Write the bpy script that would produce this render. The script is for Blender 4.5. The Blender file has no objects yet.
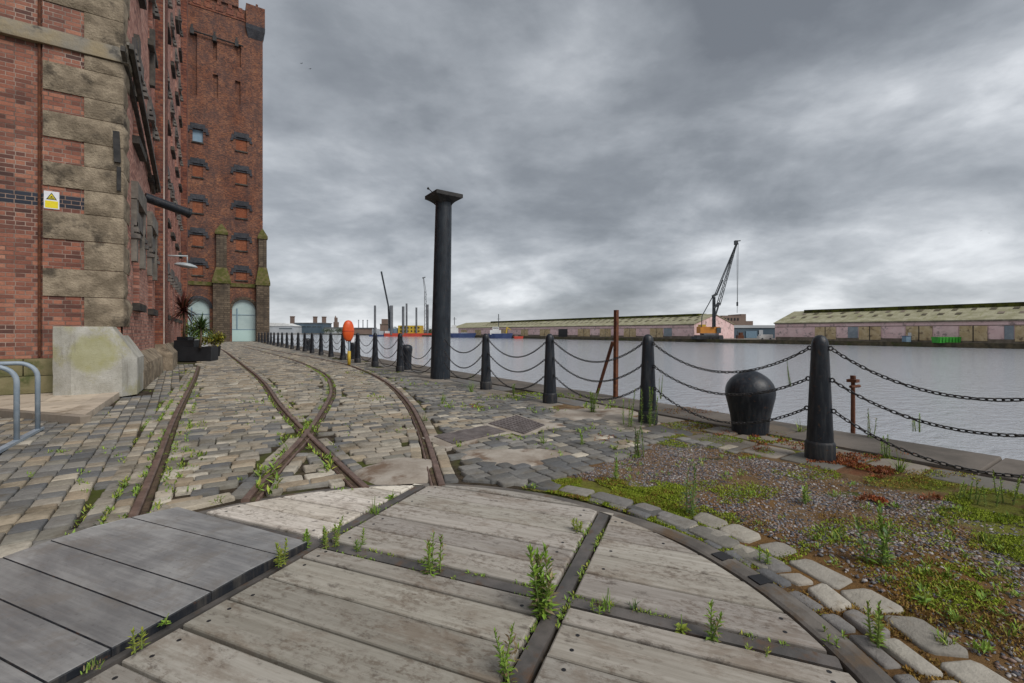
import bpy, math, random
import numpy as np
from mathutils import Vector, noise as mnoise

random.seed(11)
rng = np.random.default_rng(11)
scene = bpy.context.scene
COL = scene.collection
PI = math.pi

# ------------------------------------------------------------------ frame
# World axes follow the quay: +X across the quay to the water, +Y along it.
CT, CS, F, H, HC = 0.553, 0.8332, 455.0, 332.0, 1.2

def cam2w(x, d):
    return (CS * x + CT * d, -CS * 0 - CT * x + CS * d)

def G(px, py, z=0.0):
    d = (HC - z) * F / (py - H)
    return cam2w((px - 512) / F * d, d)

def P(px, py, d):
    X, Y = cam2w((px - 512) / F * d, d)
    return Vector((X, Y, HC - (py - H) * d / F))

def on_side(px, X):
    """Y where the plane x = X is met by picture column px."""
    r = (px - 512) / F
    return X * (CS - r * CT) / (CT + r * CS)

def on_front(px, Y):
    r = (px - 512) / F
    return Y * (CT + r * CS) / (CS - r * CT)

def depth(X, Y):
    return CT * X + CS * Y

# ------------------------------------------------------------------ objects
def tag(o, label=None, cat=None, group=None, kind=None):
    if label: o['label'] = label
    if cat: o['category'] = cat
    if group: o['group'] = group
    if kind: o['kind'] = kind
    return o

def thing(name, label, cat, loc=(0, 0, 0), group=None):
    o = bpy.data.objects.new(name, None)
    o.empty_display_size = 0.2
    COL.objects.link(o)
    o.location = loc
    return tag(o, label, cat, group)

def wloc(o):
    v = Vector((0, 0, 0))
    while o is not None:
        v += o.location
        o = o.parent
    return v

class MB:
    def __init__(self):
        self.v = []; self.f = []; self.c = []; self.m = []
        self.col = (0.5, 0.5, 0.5); self.mi = 0
    def add(self, verts, faces, col=None):
        b = len(self.v)
        self.v.extend([tuple(p) for p in verts])
        c = col if col is not None else self.col
        for f in faces:
            self.f.append(tuple(i + b for i in f)); self.c.append(c); self.m.append(self.mi)
    def quad(self, a, b, c, d, col=None):
        self.add([a, b, c, d], [(0, 1, 2, 3)], col)
    def box(self, x0, x1, y0, y1, z0, z1, col=None):
        if x0 > x1: x0, x1 = x1, x0
        if y0 > y1: y0, y1 = y1, y0
        if z0 > z1: z0, z1 = z1, z0
        self.add([(x0, y0, z0), (x1, y0, z0), (x1, y1, z0), (x0, y1, z0),
                  (x0, y0, z1), (x1, y0, z1), (x1, y1, z1), (x0, y1, z1)],
                 [(0, 3, 2, 1), (4, 5, 6, 7), (0, 1, 5, 4), (1, 2, 6, 5), (2, 3, 7, 6), (3, 0, 4, 7)], col)
    def bar(self, p, q, w, h=None, col=None, up=Vector((0, 0, 1))):
        p = Vector(p); q = Vector(q); h = h or w
        t = (q - p).normalized()
        if abs(t.dot(up)) > 0.98: up = Vector((0, 1, 0))
        s = t.cross(up).normalized() * (w / 2); u = s.cross(t).normalized() * (h / 2)
        vs = [p - s - u, p + s - u, p + s + u, p - s + u, q - s - u, q + s - u, q + s + u, q - s + u]
        self.add(vs, [(3, 2, 1, 0), (4, 5, 6, 7), (0, 1, 5, 4), (1, 2, 6, 5), (2, 3, 7, 6), (3, 0, 4, 7)], col)
    def tube(self, pts, r, n=8, col=None, cap=True):
        pts = [Vector(p) for p in pts]
        rs = r if isinstance(r, (list, tuple)) else [r] * len(pts)
        vs = []; fs = []
        ref = None
        for i, p in enumerate(pts):
            t = (pts[min(i + 1, len(pts) - 1)] - pts[max(i - 1, 0)])
            t = t.normalized() if t.length > 1e-9 else Vector((0, 0, 1))
            if ref is None:
                ref = Vector((0, 0, 1)) if abs(t.z) < 0.9 else Vector((1, 0, 0))
            s = t.cross(ref)
            if s.length < 1e-6: s = t.cross(Vector((0.3, 1, 0.2)))
            s.normalize(); u = s.cross(t).normalized(); ref = u
            for k in range(n):
                a = 2 * PI * k / n
                vs.append(p + (s * math.cos(a) + u * math.sin(a)) * rs[i])
        for i in range(len(pts) - 1):
            for k in range(n):
                fs.append((i * n + k, i * n + (k + 1) % n, (i + 1) * n + (k + 1) % n, (i + 1) * n + k))
        if cap:
            fs.append(tuple(range(n - 1, -1, -1)))
            fs.append(tuple((len(pts) - 1) * n + k for k in range(n)))
        self.add(vs, fs, col)
    def lathe(self, c, prof, n=24, col=None, cap=True):
        vs = []; fs = []
        for r, z in prof:
            for k in range(n):
                a = 2 * PI * (k + 0.5) / n
                vs.append((c[0] + r * math.cos(a), c[1] + r * math.sin(a), c[2] + z))
        for i in range(len(prof) - 1):
            for k in range(n):
                fs.append((i * n + k, i * n + (k + 1) % n, (i + 1) * n + (k + 1) % n, (i + 1) * n + k))
        if cap:
            fs.append(tuple(range(n - 1, -1, -1)))
            fs.append(tuple((len(prof) - 1) * n + k for k in range(n)))
        self.add(vs, fs, col)
    def rings(self, rings, col=None, cap_top=True, cap_bot=False):
        """stack of equal-length closed rings, bottom to top"""
        n = len(rings[0]); vs = [p for r in rings for p in r]; fs = []
        for i in range(len(rings) - 1):
            for k in range(n):
                fs.append((i * n + k, i * n + (k + 1) % n, (i + 1) * n + (k + 1) % n, (i + 1) * n + k))
        if cap_top: fs.append(tuple((len(rings) - 1) * n + k for k in range(n)))
        if cap_bot: fs.append(tuple(range(n - 1, -1, -1)))
        self.add(vs, fs, col)
    def prism(self, poly, z0, z1, col=None):
        self.rings([[(x, y, z0) for x, y in poly], [(x, y, z1) for x, y in poly]], col, True, True)
    def build(self, name, mat, parent=None, smooth=False, angle=None, vcol=False):
        me = bpy.data.meshes.new(name)
        off = wloc(parent) if parent is not None else Vector((0, 0, 0))
        va = np.array(self.v, dtype=np.float64).reshape(-1, 3) - np.array(off)
        me.from_pydata(va.tolist(), [], self.f)
        for m in (mat if isinstance(mat, (list, tuple)) else [mat]):
            me.materials.append(m)
        if isinstance(mat, (list, tuple)) and len(mat) > 1:
            me.polygons.foreach_set('material_index', self.m)
        if vcol:
            at = me.color_attributes.new('Col', 'FLOAT_COLOR', 'CORNER')
            tot = np.array([len(f) for f in self.f])
            cc = np.repeat(np.array([tuple(c[:3]) for c in self.c], dtype=np.float32), tot, axis=0)
            buf = np.ones((cc.shape[0], 4), dtype=np.float32); buf[:, :3] = cc
            at.data.foreach_set('color', buf.ravel())
        if smooth:
            me.polygons.foreach_set('use_smooth', [True] * len(me.polygons))
            if angle:
                me.set_sharp_from_angle(angle=math.radians(angle))
        me.update()
        o = bpy.data.objects.new(name, me)
        COL.objects.link(o)
        if parent is not None: o.parent = parent
        return o

def copy_tree(o, parent=None):
    c = o.copy(); COL.objects.link(c)
    if parent is not None: c.parent = parent
    for ch in [x for x in bpy.data.objects if x.parent == o]:
        copy_tree(ch, c)
    return c

# ------------------------------------------------------------------ materials
def sr(r, g, b):
    f = lambda c: (c / 255 / 12.92) if c / 255 <= 0.04045 else ((c / 255 + 0.055) / 1.055) ** 2.4
    return (f(r), f(g), f(b), 1.0)

class NT:
    def __init__(self, tree):
        self.t = tree; self.n = tree.nodes; self.l = tree.links
    def new(self, typ, **kw):
        nd = self.n.new(typ)
        for k, v in kw.items(): setattr(nd, k, v)
        return nd
    def link(self, a, b): self.l.new(a, b)
    def put(self, sock, val):
        if hasattr(val, 'links'): self.l.new(val, sock)
        else: sock.default_value = val
    def math(self, op, a, b=0.0, clamp=False):
        nd = self.new('ShaderNodeMath', operation=op); nd.use_clamp = clamp
        self.put(nd.inputs[0], a); self.put(nd.inputs[1], b)
        return nd.outputs[0]
    def mix(self, fac, a, b, mode='MIX'):
        nd = self.new('ShaderNodeMix', data_type='RGBA', blend_type=mode)
        self.put(nd.inputs[0], fac)
        self.put(nd.inputs[6], a); self.put(nd.inputs[7], b)
        return nd.outputs[2]
    def noise(self, vec, scale, detail=4.0, rough=0.55, dist=0.0):
        nd = self.new('ShaderNodeTexNoise')
        if vec is not None: self.link(vec, nd.inputs['Vector'])
        nd.inputs['Scale'].default_value = scale; nd.inputs['Detail'].default_value = detail
        nd.inputs['Roughness'].default_value = rough; nd.inputs['Distortion'].default_value = dist
        return nd.outputs['Fac']
    def ramp(self, fac, stops):
        nd = self.new('ShaderNodeValToRGB')
        e = nd.color_ramp.elements
        while len(e) < len(stops): e.new(0.5)
        for el, (p, c) in zip(e, stops):
            el.position = p
            el.color = c if len(c) == 4 else (*c, 1)
        self.link(fac, nd.inputs[0])
        return nd.outputs['Color']
    def bw(self, fac, lo, hi):
        nd = self.new('ShaderNodeMapRange'); nd.interpolation_type = 'SMOOTHSTEP'
        self.put(nd.inputs['Value'], fac)
        nd.inputs['From Min'].default_value = lo; nd.inputs['From Max'].default_value = hi
        return nd.outputs['Result']
    def pos(self): return self.new('ShaderNodeNewGeometry').outputs['Position']
    def mapping(self, vec, loc=(0, 0, 0), rot=(0, 0, 0), scale=(1, 1, 1)):
        nd = self.new('ShaderNodeMapping'); self.link(vec, nd.inputs['Vector'])
        nd.inputs['Location'].default_value = loc; nd.inputs['Rotation'].default_value = rot
        nd.inputs['Scale'].default_value = scale
        return nd.outputs['Vector']
    def bump(self, h, strength=0.4, dist=0.01, normal=None):
        nd = self.new('ShaderNodeBump'); nd.inputs['Strength'].default_value = strength
        nd.inputs['Distance'].default_value = dist
        self.link(h, nd.inputs['Height'])
        if normal is not None: self.link(normal, nd.inputs['Normal'])
        return nd.outputs['Normal']

def new_mat(name):
    m = bpy.data.materials.new(name); m.use_nodes = True
    nt = NT(m.node_tree)
    b = m.node_tree.nodes['Principled BSDF']
    return m, nt, b

def fin(nt, b, col, rough, normal=None, metal=0.0, spec=0.5):
    nt.put(b.inputs['Base Color'], col); nt.put(b.inputs['Roughness'], rough)
    nt.put(b.inputs['Metallic'], metal)
    b.inputs['Specular IOR Level'].default_value = spec
    if normal is not None: nt.link(normal, b.inputs['Normal'])

def objvec(nt):
    return nt.new('ShaderNodeTexCoord').outputs['Object']

def m_plain(name, c1, c2, scale=3.0, rough=0.8, bump=0.2, bdist=0.01, metal=0.0, spec=0.4, lo=0.35, hi=0.68, detail=6, c3=None, s3=1.0):
    m, nt, b = new_mat(name)
    p = nt.pos()
    f = nt.bw(nt.noise(p, scale, detail, 0.6), lo, hi)
    col = nt.mix(f, c1, c2)
    if c3 is not None:
        col = nt.mix(nt.bw(nt.noise(nt.mapping(p, (5, 9, 3)), s3, 6, 0.65), 0.52, 0.68), col, c3)
    nrm = nt.bump(nt.noise(p, scale * 9, 5, 0.65), bump, bdist) if bump else None
    fin(nt, b, col, rough, nrm, metal, spec)
    return m

def m_vcol(name, scale=25.0, var=0.35, rough=0.8, bump=0.35, bdist=0.006, stain=None, spec=0.35, sscale=1.3, slo=0.5, shi=0.7):
    m, nt, b = new_mat(name)
    p = nt.pos()
    a = nt.new('ShaderNodeAttribute', attribute_name='Col').outputs['Color']
    n = nt.noise(p, scale, 6, 0.65)
    k = nt.math('MULTIPLY_ADD', n, 2 * var); nt.n[-1].inputs[2].default_value = 1 - var
    g = nt.new('ShaderNodeCombineXYZ')
    for i in range(3): nt.link(k, g.inputs[i])
    col = nt.mix(1.0, a, g.outputs[0], 'MULTIPLY')
    if stain is not None:
        col = nt.mix(nt.math('MULTIPLY', nt.bw(nt.noise(p, sscale, 7, 0.7), slo, shi), 0.75), col, stain)
    nrm = nt.bump(nt.noise(p, scale * 2.2, 6, 0.7), bump, bdist)
    fin(nt, b, col, rough, nrm, 0, spec)
    return m

def m_brick(name, pal, mortar, soot, sootamt=(0.5, 0.72), dark=1.0, band=None, sc=1.0, algae=None):
    m, nt, b = new_mat(name)
    geo = nt.new('ShaderNodeNewGeometry')
    sp = nt.new('ShaderNodeSeparateXYZ'); nt.link(geo.outputs['Position'], sp.inputs[0])
    sn = nt.new('ShaderNodeSeparateXYZ'); nt.link(geo.outputs['True Normal'], sn.inputs[0])
    isx = nt.math('GREATER_THAN', nt.math('ABSOLUTE', sn.outputs[0]), 0.6)
    mx = nt.new('ShaderNodeMix', data_type='FLOAT')
    nt.link(isx, mx.inputs[0]); nt.link(sp.outputs[0], mx.inputs[2]); nt.link(sp.outputs[1], mx.inputs[3])
    cv = nt.new('ShaderNodeCombineXYZ'); nt.link(mx.outputs[0], cv.inputs[0]); nt.link(sp.outputs[2], cv.inputs[1])
    vec = cv.outputs[0]
    br = nt.new('ShaderNodeTexBrick'); nt.link(vec, br.inputs['Vector'])
    br.inputs['Scale'].default_value = 1.0
    br.inputs['Brick Width'].default_value = 0.225 * sc; br.inputs['Row Height'].default_value = 0.078 * sc
    br.inputs['Mortar Size'].default_value = 0.008 * sc; br.inputs['Mortar Smooth'].default_value = 0.3
    br.inputs['Color1'].default_value = (0, 0, 0, 1); br.inputs['Color2'].default_value = (1, 1, 1, 1)
    br.inputs['Mortar'].default_value = (0.5, 0.5, 0.5, 1)
    br.offset = 0.5; br.squash = 0.55; br.squash_frequency = 2
    n1 = nt.noise(vec, 0.7, 5, 0.6)
    v = nt.math('ADD', nt.math('MULTIPLY', br.outputs['Color'], 0.75), nt.math('MULTIPLY', nt.math('SUBTRACT', n1, 0.36), 0.85), True)
    bc = nt.ramp(v, [(i / (len(pal) - 1), c) for i, c in enumerate(pal)])
    fine = nt.noise(vec, 30, 4, 0.7)
    bc = nt.mix(nt.math('MULTIPLY', nt.bw(fine, 0.35, 0.75), 0.35), bc, (0.05, 0.035, 0.03, 1))
    mc = nt.mix(nt.bw(nt.noise(vec, 1.3, 7, 0.65), 0.36, 0.6), mortar, tuple(0.4 * x for x in mortar[:3]) + (1,))
    col = nt.mix(br.outputs['Fac'], bc, mc)
    if band is not None:
        z0, z1, bcol = band
        f = nt.math('MULTIPLY', nt.math('GREATER_THAN', sp.outputs[2], z0), nt.math('LESS_THAN', sp.outputs[2], z1))
        bb = nt.mix(br.outputs['Fac'], nt.mix(br.outputs['Color'], bcol, tuple(0.6 * x for x in bcol[:3]) + (1,)), mc)
        col = nt.mix(f, col, bb)
    sm = nt.mapping(vec, (3.1, 1.7, 0), (0, 0, 0), (1.0, 0.35, 1))
    sf = nt.bw(nt.noise(sm, 0.8, 8, 0.7), *sootamt)
    col = nt.mix(nt.math('MULTIPLY', sf, 0.7), col, soot)
    if algae is not None:
        zf = nt.bw(sp.outputs[2], algae[1], algae[0])
        col = nt.mix(nt.math('MULTIPLY', nt.math('MULTIPLY', zf, nt.bw(nt.noise(vec, 3, 5), 0.35, 0.65)), 0.6), col, algae[2])
    lg = nt.noise(nt.mapping(vec, (9, 2, 0), scale=(.5, .22, 1)), 0.45, 7, 0.65)
    col = nt.mix(nt.math('MULTIPLY', nt.bw(lg, 0.46, 0.62), 0.3), col, tuple(1.7 * x for x in pal[-2][:3]) + (1,), 'MULTIPLY')
    hgt = nt.math('ADD', nt.math('MULTIPLY', br.outputs['Fac'], -1.0), nt.math('MULTIPLY', fine, 0.5))
    fin(nt, b, col, 0.9, nt.bump(hgt, 0.8, 0.012), 0, 0.25)
    return m

M = {}
BRICKPAL = [(0.06, 0.04, 0.038, 1), (0.19, 0.09, 0.07, 1), (0.31, 0.135, 0.095, 1), (0.40, 0.18, 0.12, 1), (0.49, 0.25, 0.17, 1)]
M['brick'] = m_brick('warehouse_brick', BRICKPAL, (0.40, 0.31, 0.26, 1), (0.09, 0.055, 0.045, 1), (0.52, 0.75),
                     band=(3.5, 3.745, (0.05, 0.062, 0.085, 1)))
M['brick_side'] = m_brick('warehouse_brick_flank', [(0.16, 0.08, 0.07, 1), (0.36, 0.15, 0.11, 1), (0.5, 0.235, 0.175, 1), (0.6, 0.3, 0.225, 1), (0.64, 0.36, 0.28, 1)],
                     (0.44, 0.33, 0.28, 1), (0.15, 0.08, 0.065, 1), (0.5, 0.75))
M['brick_pier'] = m_brick('pier_brick', [(0.07, 0.03, 0.026, 1), (0.16, 0.055, 0.04, 1), (0.24, 0.085, 0.055, 1), (0.31, 0.11, 0.06, 1), (0.38, 0.15, 0.08, 1)],
                     (0.24, 0.17, 0.14, 1), (0.06, 0.035, 0.03, 1), (0.5, 0.72))
M['brick_tower'] = m_brick('tower_brick', [(0.05, 0.033, 0.033, 1), (0.125, 0.06, 0.046, 1), (0.21, 0.088, 0.056, 1), (0.30, 0.125, 0.068, 1), (0.43, 0.19, 0.09, 1)],
                     (0.22, 0.15, 0.12, 1), (0.07, 0.05, 0.05, 1), (0.43, 0.68), sc=1.0)
M['brick_infill'] = m_brick('infill_brick', [(0.17, 0.06, 0.035, 1), (0.30, 0.10, 0.05, 1), (0.38, 0.13, 0.06, 1)],
                     (0.3, 0.16, 0.1, 1), (0.1, 0.05, 0.04, 1), (0.6, 0.8))
M['brick_blue'] = m_brick('blue_engineering_brick', [(0.03, 0.035, 0.045, 1), (0.055, 0.062, 0.075, 1), (0.09, 0.095, 0.105, 1)],
                     (0.12, 0.11, 0.11, 1), (0.03, 0.03, 0.035, 1), (0.5, 0.72))
M['buttress'] = m_brick('buttress_stone', [(0.07, 0.055, 0.04, 1), (0.13, 0.10, 0.07, 1), (0.2, 0.155, 0.11, 1)],
                     (0.09, 0.07, 0.055, 1), (0.05, 0.042, 0.035, 1), (0.45, 0.7), sc=3.2)
M['sandstone'] = m_plain('sandstone', (0.19, 0.152, 0.108, 1), (0.38, 0.31, 0.225, 1), 3.0, 0.92, 1.0, 0.035, spec=0.2, c3=(0.10, 0.082, 0.062, 1), s3=2.0, detail=9)
M['sandstone_dark'] = m_plain('sooty_sandstone', (0.035, 0.033, 0.033, 1), (0.10, 0.09, 0.075, 1), 2.2, 0.92, 0.7, 0.03, spec=0.2)
M['string'] = m_plain('string_course_stone', (0.25, 0.23, 0.195, 1), (0.31, 0.25, 0.16, 1), 1.8, 0.92, 0.7, 0.02, spec=0.2, c3=(0.08, 0.075, 0.07, 1), s3=2.2)
M['algae_stone'] = m_plain('algae_stone', (0.15, 0.14, 0.07, 1), (0.235, 0.2, 0.115, 1), 2.5, 0.95, 0.5, 0.02, spec=0.2, c3=(0.07, 0.085, 0.03, 1), s3=2.0)
M['moss_stone'] = m_plain('mossy_stone', (0.07, 0.075, 0.02, 1), (0.15, 0.12, 0.06, 1), 2.5, 0.95, 0.5, 0.03, spec=0.2, c3=(0.1, 0.11, 0.02, 1), s3=1.5)
def m_granite():
    m, nt, b = new_mat('granite_block')
    p = nt.pos()
    col = nt.mix(nt.bw(nt.noise(p, 2.2, 8, 0.65), 0.35, 0.65), (0.33, 0.315, 0.27, 1), (0.48, 0.465, 0.42, 1))
    col = nt.mix(nt.math('MULTIPLY', nt.bw(nt.noise(p, 90, 3, 0.6), 0.54, 0.68), 0.5), col, (0.13, 0.125, 0.115, 1))
    col = nt.mix(nt.math('MULTIPLY', nt.bw(nt.noise(nt.mapping(p, (3, 1, 5)), 1.7, 8, 0.7), 0.5, 0.64), 0.6), col, (0.31, 0.285, 0.13, 1))
    dv = nt.new('ShaderNodeVectorMath', operation='DISTANCE'); nt.link(p, dv.inputs[0]); dv.inputs[1].default_value = (-1.76, 11.05, .80)
    ds = nt.math('ADD', dv.outputs['Value'], nt.math('MULTIPLY', nt.math('SUBTRACT', nt.noise(p, 9, 6, .7), .5), .22))
    col = nt.mix(nt.math('MULTIPLY', nt.bw(ds, .40, .27), .6), col, (0.30, 0.29, 0.12, 1))      # round lichen patch
    run = nt.noise(nt.mapping(p, (1, 2, 0), scale=(7, 7, .7)), 1.2, 7, 0.7)
    col = nt.mix(nt.math('MULTIPLY', nt.bw(run, 0.52, 0.7), 0.5), col, (0.17, 0.155, 0.13, 1))
    h = nt.math('ADD', nt.noise(p, 36, 6, 0.7), nt.math('MULTIPLY', nt.noise(nt.mapping(p, scale=(14, 14, 70)), 1.0, 3), 0.5))
    fin(nt, b, col, 0.88, nt.bump(h, 0.7, 0.012), 0, 0.25)
    return m
M['granite'] = m_granite()
def m_ironpaint(name, c1, c2, rough, dust):
    m, nt, b = new_mat(name)
    p = nt.pos()
    col = nt.mix(nt.bw(nt.noise(p, 5, 7, 0.65), 0.35, 0.65), c1, c2)
    streak = nt.noise(nt.mapping(p, (2, 7, 0), scale=(9, 9, 1.2)), 2.2, 6, 0.65)
    col = nt.mix(nt.math('MULTIPLY', nt.bw(streak, 0.46, 0.66), 0.75), col, dust)
    chip = nt.noise(nt.mapping(p, (1, 1, 4)), 26, 5, 0.7)
    col = nt.mix(nt.math('MULTIPLY', nt.bw(chip, 0.60, 0.65), 0.85), col, (0.06, 0.03, 0.018, 1))
    h = nt.math('ADD', nt.noise(p, 42, 5, 0.7), nt.math('MULTIPLY', nt.noise(p, 9, 4), 0.8))
    fin(nt, b, col, rough, nt.bump(h, 0.5, 0.006), 0, 0.4)
    return m
M['black_paint'] = m_ironpaint('black_iron_paint', (0.005, 0.0075, 0.013, 1), (0.011, 0.015, 0.022, 1), 0.42, (0.035, 0.038, 0.043, 1))
M['black_base'] = m_ironpaint('dusty_black_paint', (0.008, 0.011, 0.017, 1), (0.02, 0.021, 0.024, 1), 0.55, (0.06, 0.055, 0.05, 1))
M['column_paint'] = m_ironpaint('column_paint', (0.005, 0.0085, 0.014, 1), (0.013, 0.019, 0.027, 1), 0.45, (0.03, 0.037, 0.045, 1))
M['dark_timber'] = m_plain('dark_weathered_timber', (0.045, 0.04, 0.035, 1), (0.10, 0.088, 0.074, 1), 5, 0.8, 0.4, 0.01)
M['black_old'] = m_plain('old_black_timber', (0.012, 0.012, 0.013, 1), (0.04, 0.037, 0.035, 1), 5, 0.7, 0.4, 0.01)
M['grey_beam'] = m_plain('weathered_grey_timber', (0.12, 0.105, 0.09, 1), (0.22, 0.2, 0.17, 1), 4, 0.85, 0.4, 0.01)
M['chain'] = m_plain('chain_iron', (0.012, 0.012, 0.014, 1), (0.035, 0.03, 0.028, 1), 30, 0.5, 0.2, 0.003, spec=0.5)
M['rust'] = m_plain('rust', (0.13, 0.045, 0.02, 1), (0.07, 0.025, 0.014, 1), 12, 0.85, 0.5, 0.005, c3=(0.2, 0.075, 0.03, 1), s3=14)
M['rail'] = m_plain('rusty_rail', (0.10, 0.062, 0.048, 1), (0.175, 0.115, 0.09, 1), 7, 0.6, 0.3, 0.004, spec=0.5, c3=(0.07, 0.04, 0.03, 1), s3=6)
M['groove'] = m_plain('rail_groove_dirt', (0.055, 0.035, 0.022, 1), (0.12, 0.08, 0.05, 1), 12, 0.95, 0.8, 0.012, c3=(0.09, 0.10, 0.03, 1), s3=5)
M['iron'] = m_plain('weathered_iron', (0.06, 0.056, 0.052, 1), (0.13, 0.115, 0.105, 1), 5, 0.55, 0.35, 0.005, spec=0.5, c3=(0.10, 0.062, 0.04, 1), s3=8)
M['pit'] = m_plain('turntable_pit_dirt', (0.03, 0.024, 0.02, 1), (0.09, 0.06, 0.04, 1), 9, 0.95, 0.8, 0.02)
M['cover'] = m_plain('rusty_cover', (0.085, 0.07, 0.066, 1), (0.14, 0.12, 0.115, 1), 9, 0.7, 0.4, 0.006)
M['concrete'] = m_plain('old_concrete', (0.25, 0.21, 0.17, 1), (0.40, 0.36, 0.31, 1), 2.5, 0.92, 0.7, 0.012, spec=0.2, c3=(0.17, 0.12, 0.085, 1), s3=3.5)
M['coping'] = m_plain('coping_concrete', (0.085, 0.075, 0.065, 1), (0.15, 0.13, 0.112, 1), 1.5, 0.9, 0.6, 0.01, spec=0.25, c3=(0.15, 0.12, 0.09, 1), s3=1.2)
M['galv'] = m_plain('painted_steel_tube', (0.22, 0.27, 0.32, 1), (0.3, 0.35, 0.4, 1), 8, 0.45, 0.1, 0.002, spec=0.5)
M['planter'] = m_plain('black_planter', (0.011, 0.012, 0.015, 1), (0.018, 0.019, 0.023, 1), 3, 0.55, 0.1, 0.003)
M['orange'] = m_plain('orange_plastic', (0.62, 0.08, 0.015, 1), (0.7, 0.115, 0.025, 1), 5, 0.4, 0.05, 0.002)
M['yellow'] = m_plain('yellow_paint', (0.55, 0.38, 0.03, 1), (0.45, 0.3, 0.04, 1), 5, 0.55, 0.1, 0.003)
M['signwhite'] = m_plain('sign_white', (0.75, 0.75, 0.78, 1), (0.66, 0.66, 0.7, 1), 20, 0.5, 0.0)
M['signyellow'] = m_plain('sign_yellow', (0.8, 0.66, 0.02, 1), (0.72, 0.58, 0.02, 1), 20, 0.5, 0.0)
M['signblack'] = m_plain('sign_black', (0.05, 0.055, 0.02, 1), (0.07, 0.075, 0.03, 1), 20, 0.5, 0.0)
M['white'] = m_plain('white_paint', (0.7, 0.7, 0.68, 1), (0.55, 0.55, 0.54, 1), 0.3, 0.6, 0.0)
M['dark'] = m_plain('dark_opening', (0.012, 0.012, 0.014, 1), (0.022, 0.021, 0.022, 1), 2, 0.6, 0.1)
M['glass_dark'] = m_plain('dark_glass', (0.03, 0.045, 0.055, 1), (0.05, 0.07, 0.08, 1), 1.0, 0.12, 0.0, spec=0.6)
M['glass_teal'] = m_plain('pale_teal_glass', (0.34, 0.44, 0.44, 1), (0.42, 0.52, 0.51, 1), 0.5, 0.15, 0.0, spec=0.8)
M['teal_panel'] = m_plain('frosted_teal_panel', (0.42, 0.58, 0.55, 1), (0.46, 0.62, 0.6, 1), 0.5, 0.4, 0.0)
M['blue_panel'] = m_plain('blue_grey_panel', (0.13, 0.21, 0.28, 1), (0.18, 0.26, 0.33, 1), 1.5, 0.5, 0.0)
M['lampgrey'] = m_plain('lamp_grey', (0.3, 0.34, 0.36, 1), (0.4, 0.44, 0.45, 1), 5, 0.4, 0.0)
M['cream'] = m_plain('cream_cable', (0.55, 0.48, 0.42, 1), (0.45, 0.36, 0.3, 1), 5, 0.6, 0.0)

# paving
M['sett'] = m_vcol('granite_setts', 26, 0.42, 0.85, 0.8, 0.008, stain=(0.10, 0.082, 0.055, 1), sscale=2.6, slo=0.47, shi=0.68)
M['ringstone'] = m_vcol('ring_stones', 11, 0.34, 0.9, 0.9, 0.014, stain=(0.17, 0.13, 0.08, 1), sscale=5, slo=0.55, shi=0.75)
M['flag'] = m_vcol('flagstones', 9, 0.25, 0.88, 0.5, 0.006, stain=(0.14, 0.10, 0.06, 1), sscale=2.2)
M['pebble'] = m_vcol('pebbles', 60, 0.2, 0.6, 0.15, 0.002)
M['leaf'] = m_vcol('leaves', 40, 0.25, 0.6, 0.0, 0.002, spec=0.3)
M['mossblade'] = m_vcol('moss_blades', 30, 0.3, 0.9, 0.0, 0.002, spec=0.1)

def m_bed():
    m, nt, b = new_mat('joint_dirt')
    p = nt.pos()
    c = nt.mix(nt.bw(nt.noise(p, 9, 6, 0.65), 0.35, 0.65), (0.03, 0.023, 0.016, 1), (0.075, 0.058, 0.04, 1))
    c = nt.mix(nt.math('MULTIPLY', nt.bw(nt.noise(nt.mapping(p, (4, 2, 0)), 1.1, 6, 0.65), 0.46, 0.6), 0.85), c, (0.075, 0.09, 0.018, 1))
    fin(nt, b, c, 0.95, nt.bump(nt.noise(p, 60, 5, 0.7), 0.9, 0.015), 0, 0.15)
    return m
M['bed'] = m_bed()

def m_gravelbed():
    m, nt, b = new_mat('gravel_bed')
    p = nt.pos()
    c = nt.mix(nt.bw(nt.noise(p, 7, 6, 0.65), 0.35, 0.65), (0.075, 0.042, 0.019, 1), (0.14, 0.085, 0.04, 1))
    c = nt.mix(nt.bw(nt.noise(nt.mapping(p, (8, 1, 0)), 2.2, 6, 0.65), 0.5, 0.66), c, (0.12, 0.115, 0.025, 1))
    fin(nt, b, c, 0.95, nt.bump(nt.noise(p, 80, 5, 0.7), 1.0, 0.015), 0, 0.15)
    return m
M['gravelbed'] = m_vcol('gravel_bed', 45, 0.5, 0.95, 1.0, 0.015, stain=(0.06, 0.04, 0.025, 1), sscale=9, spec=0.15)

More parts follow.
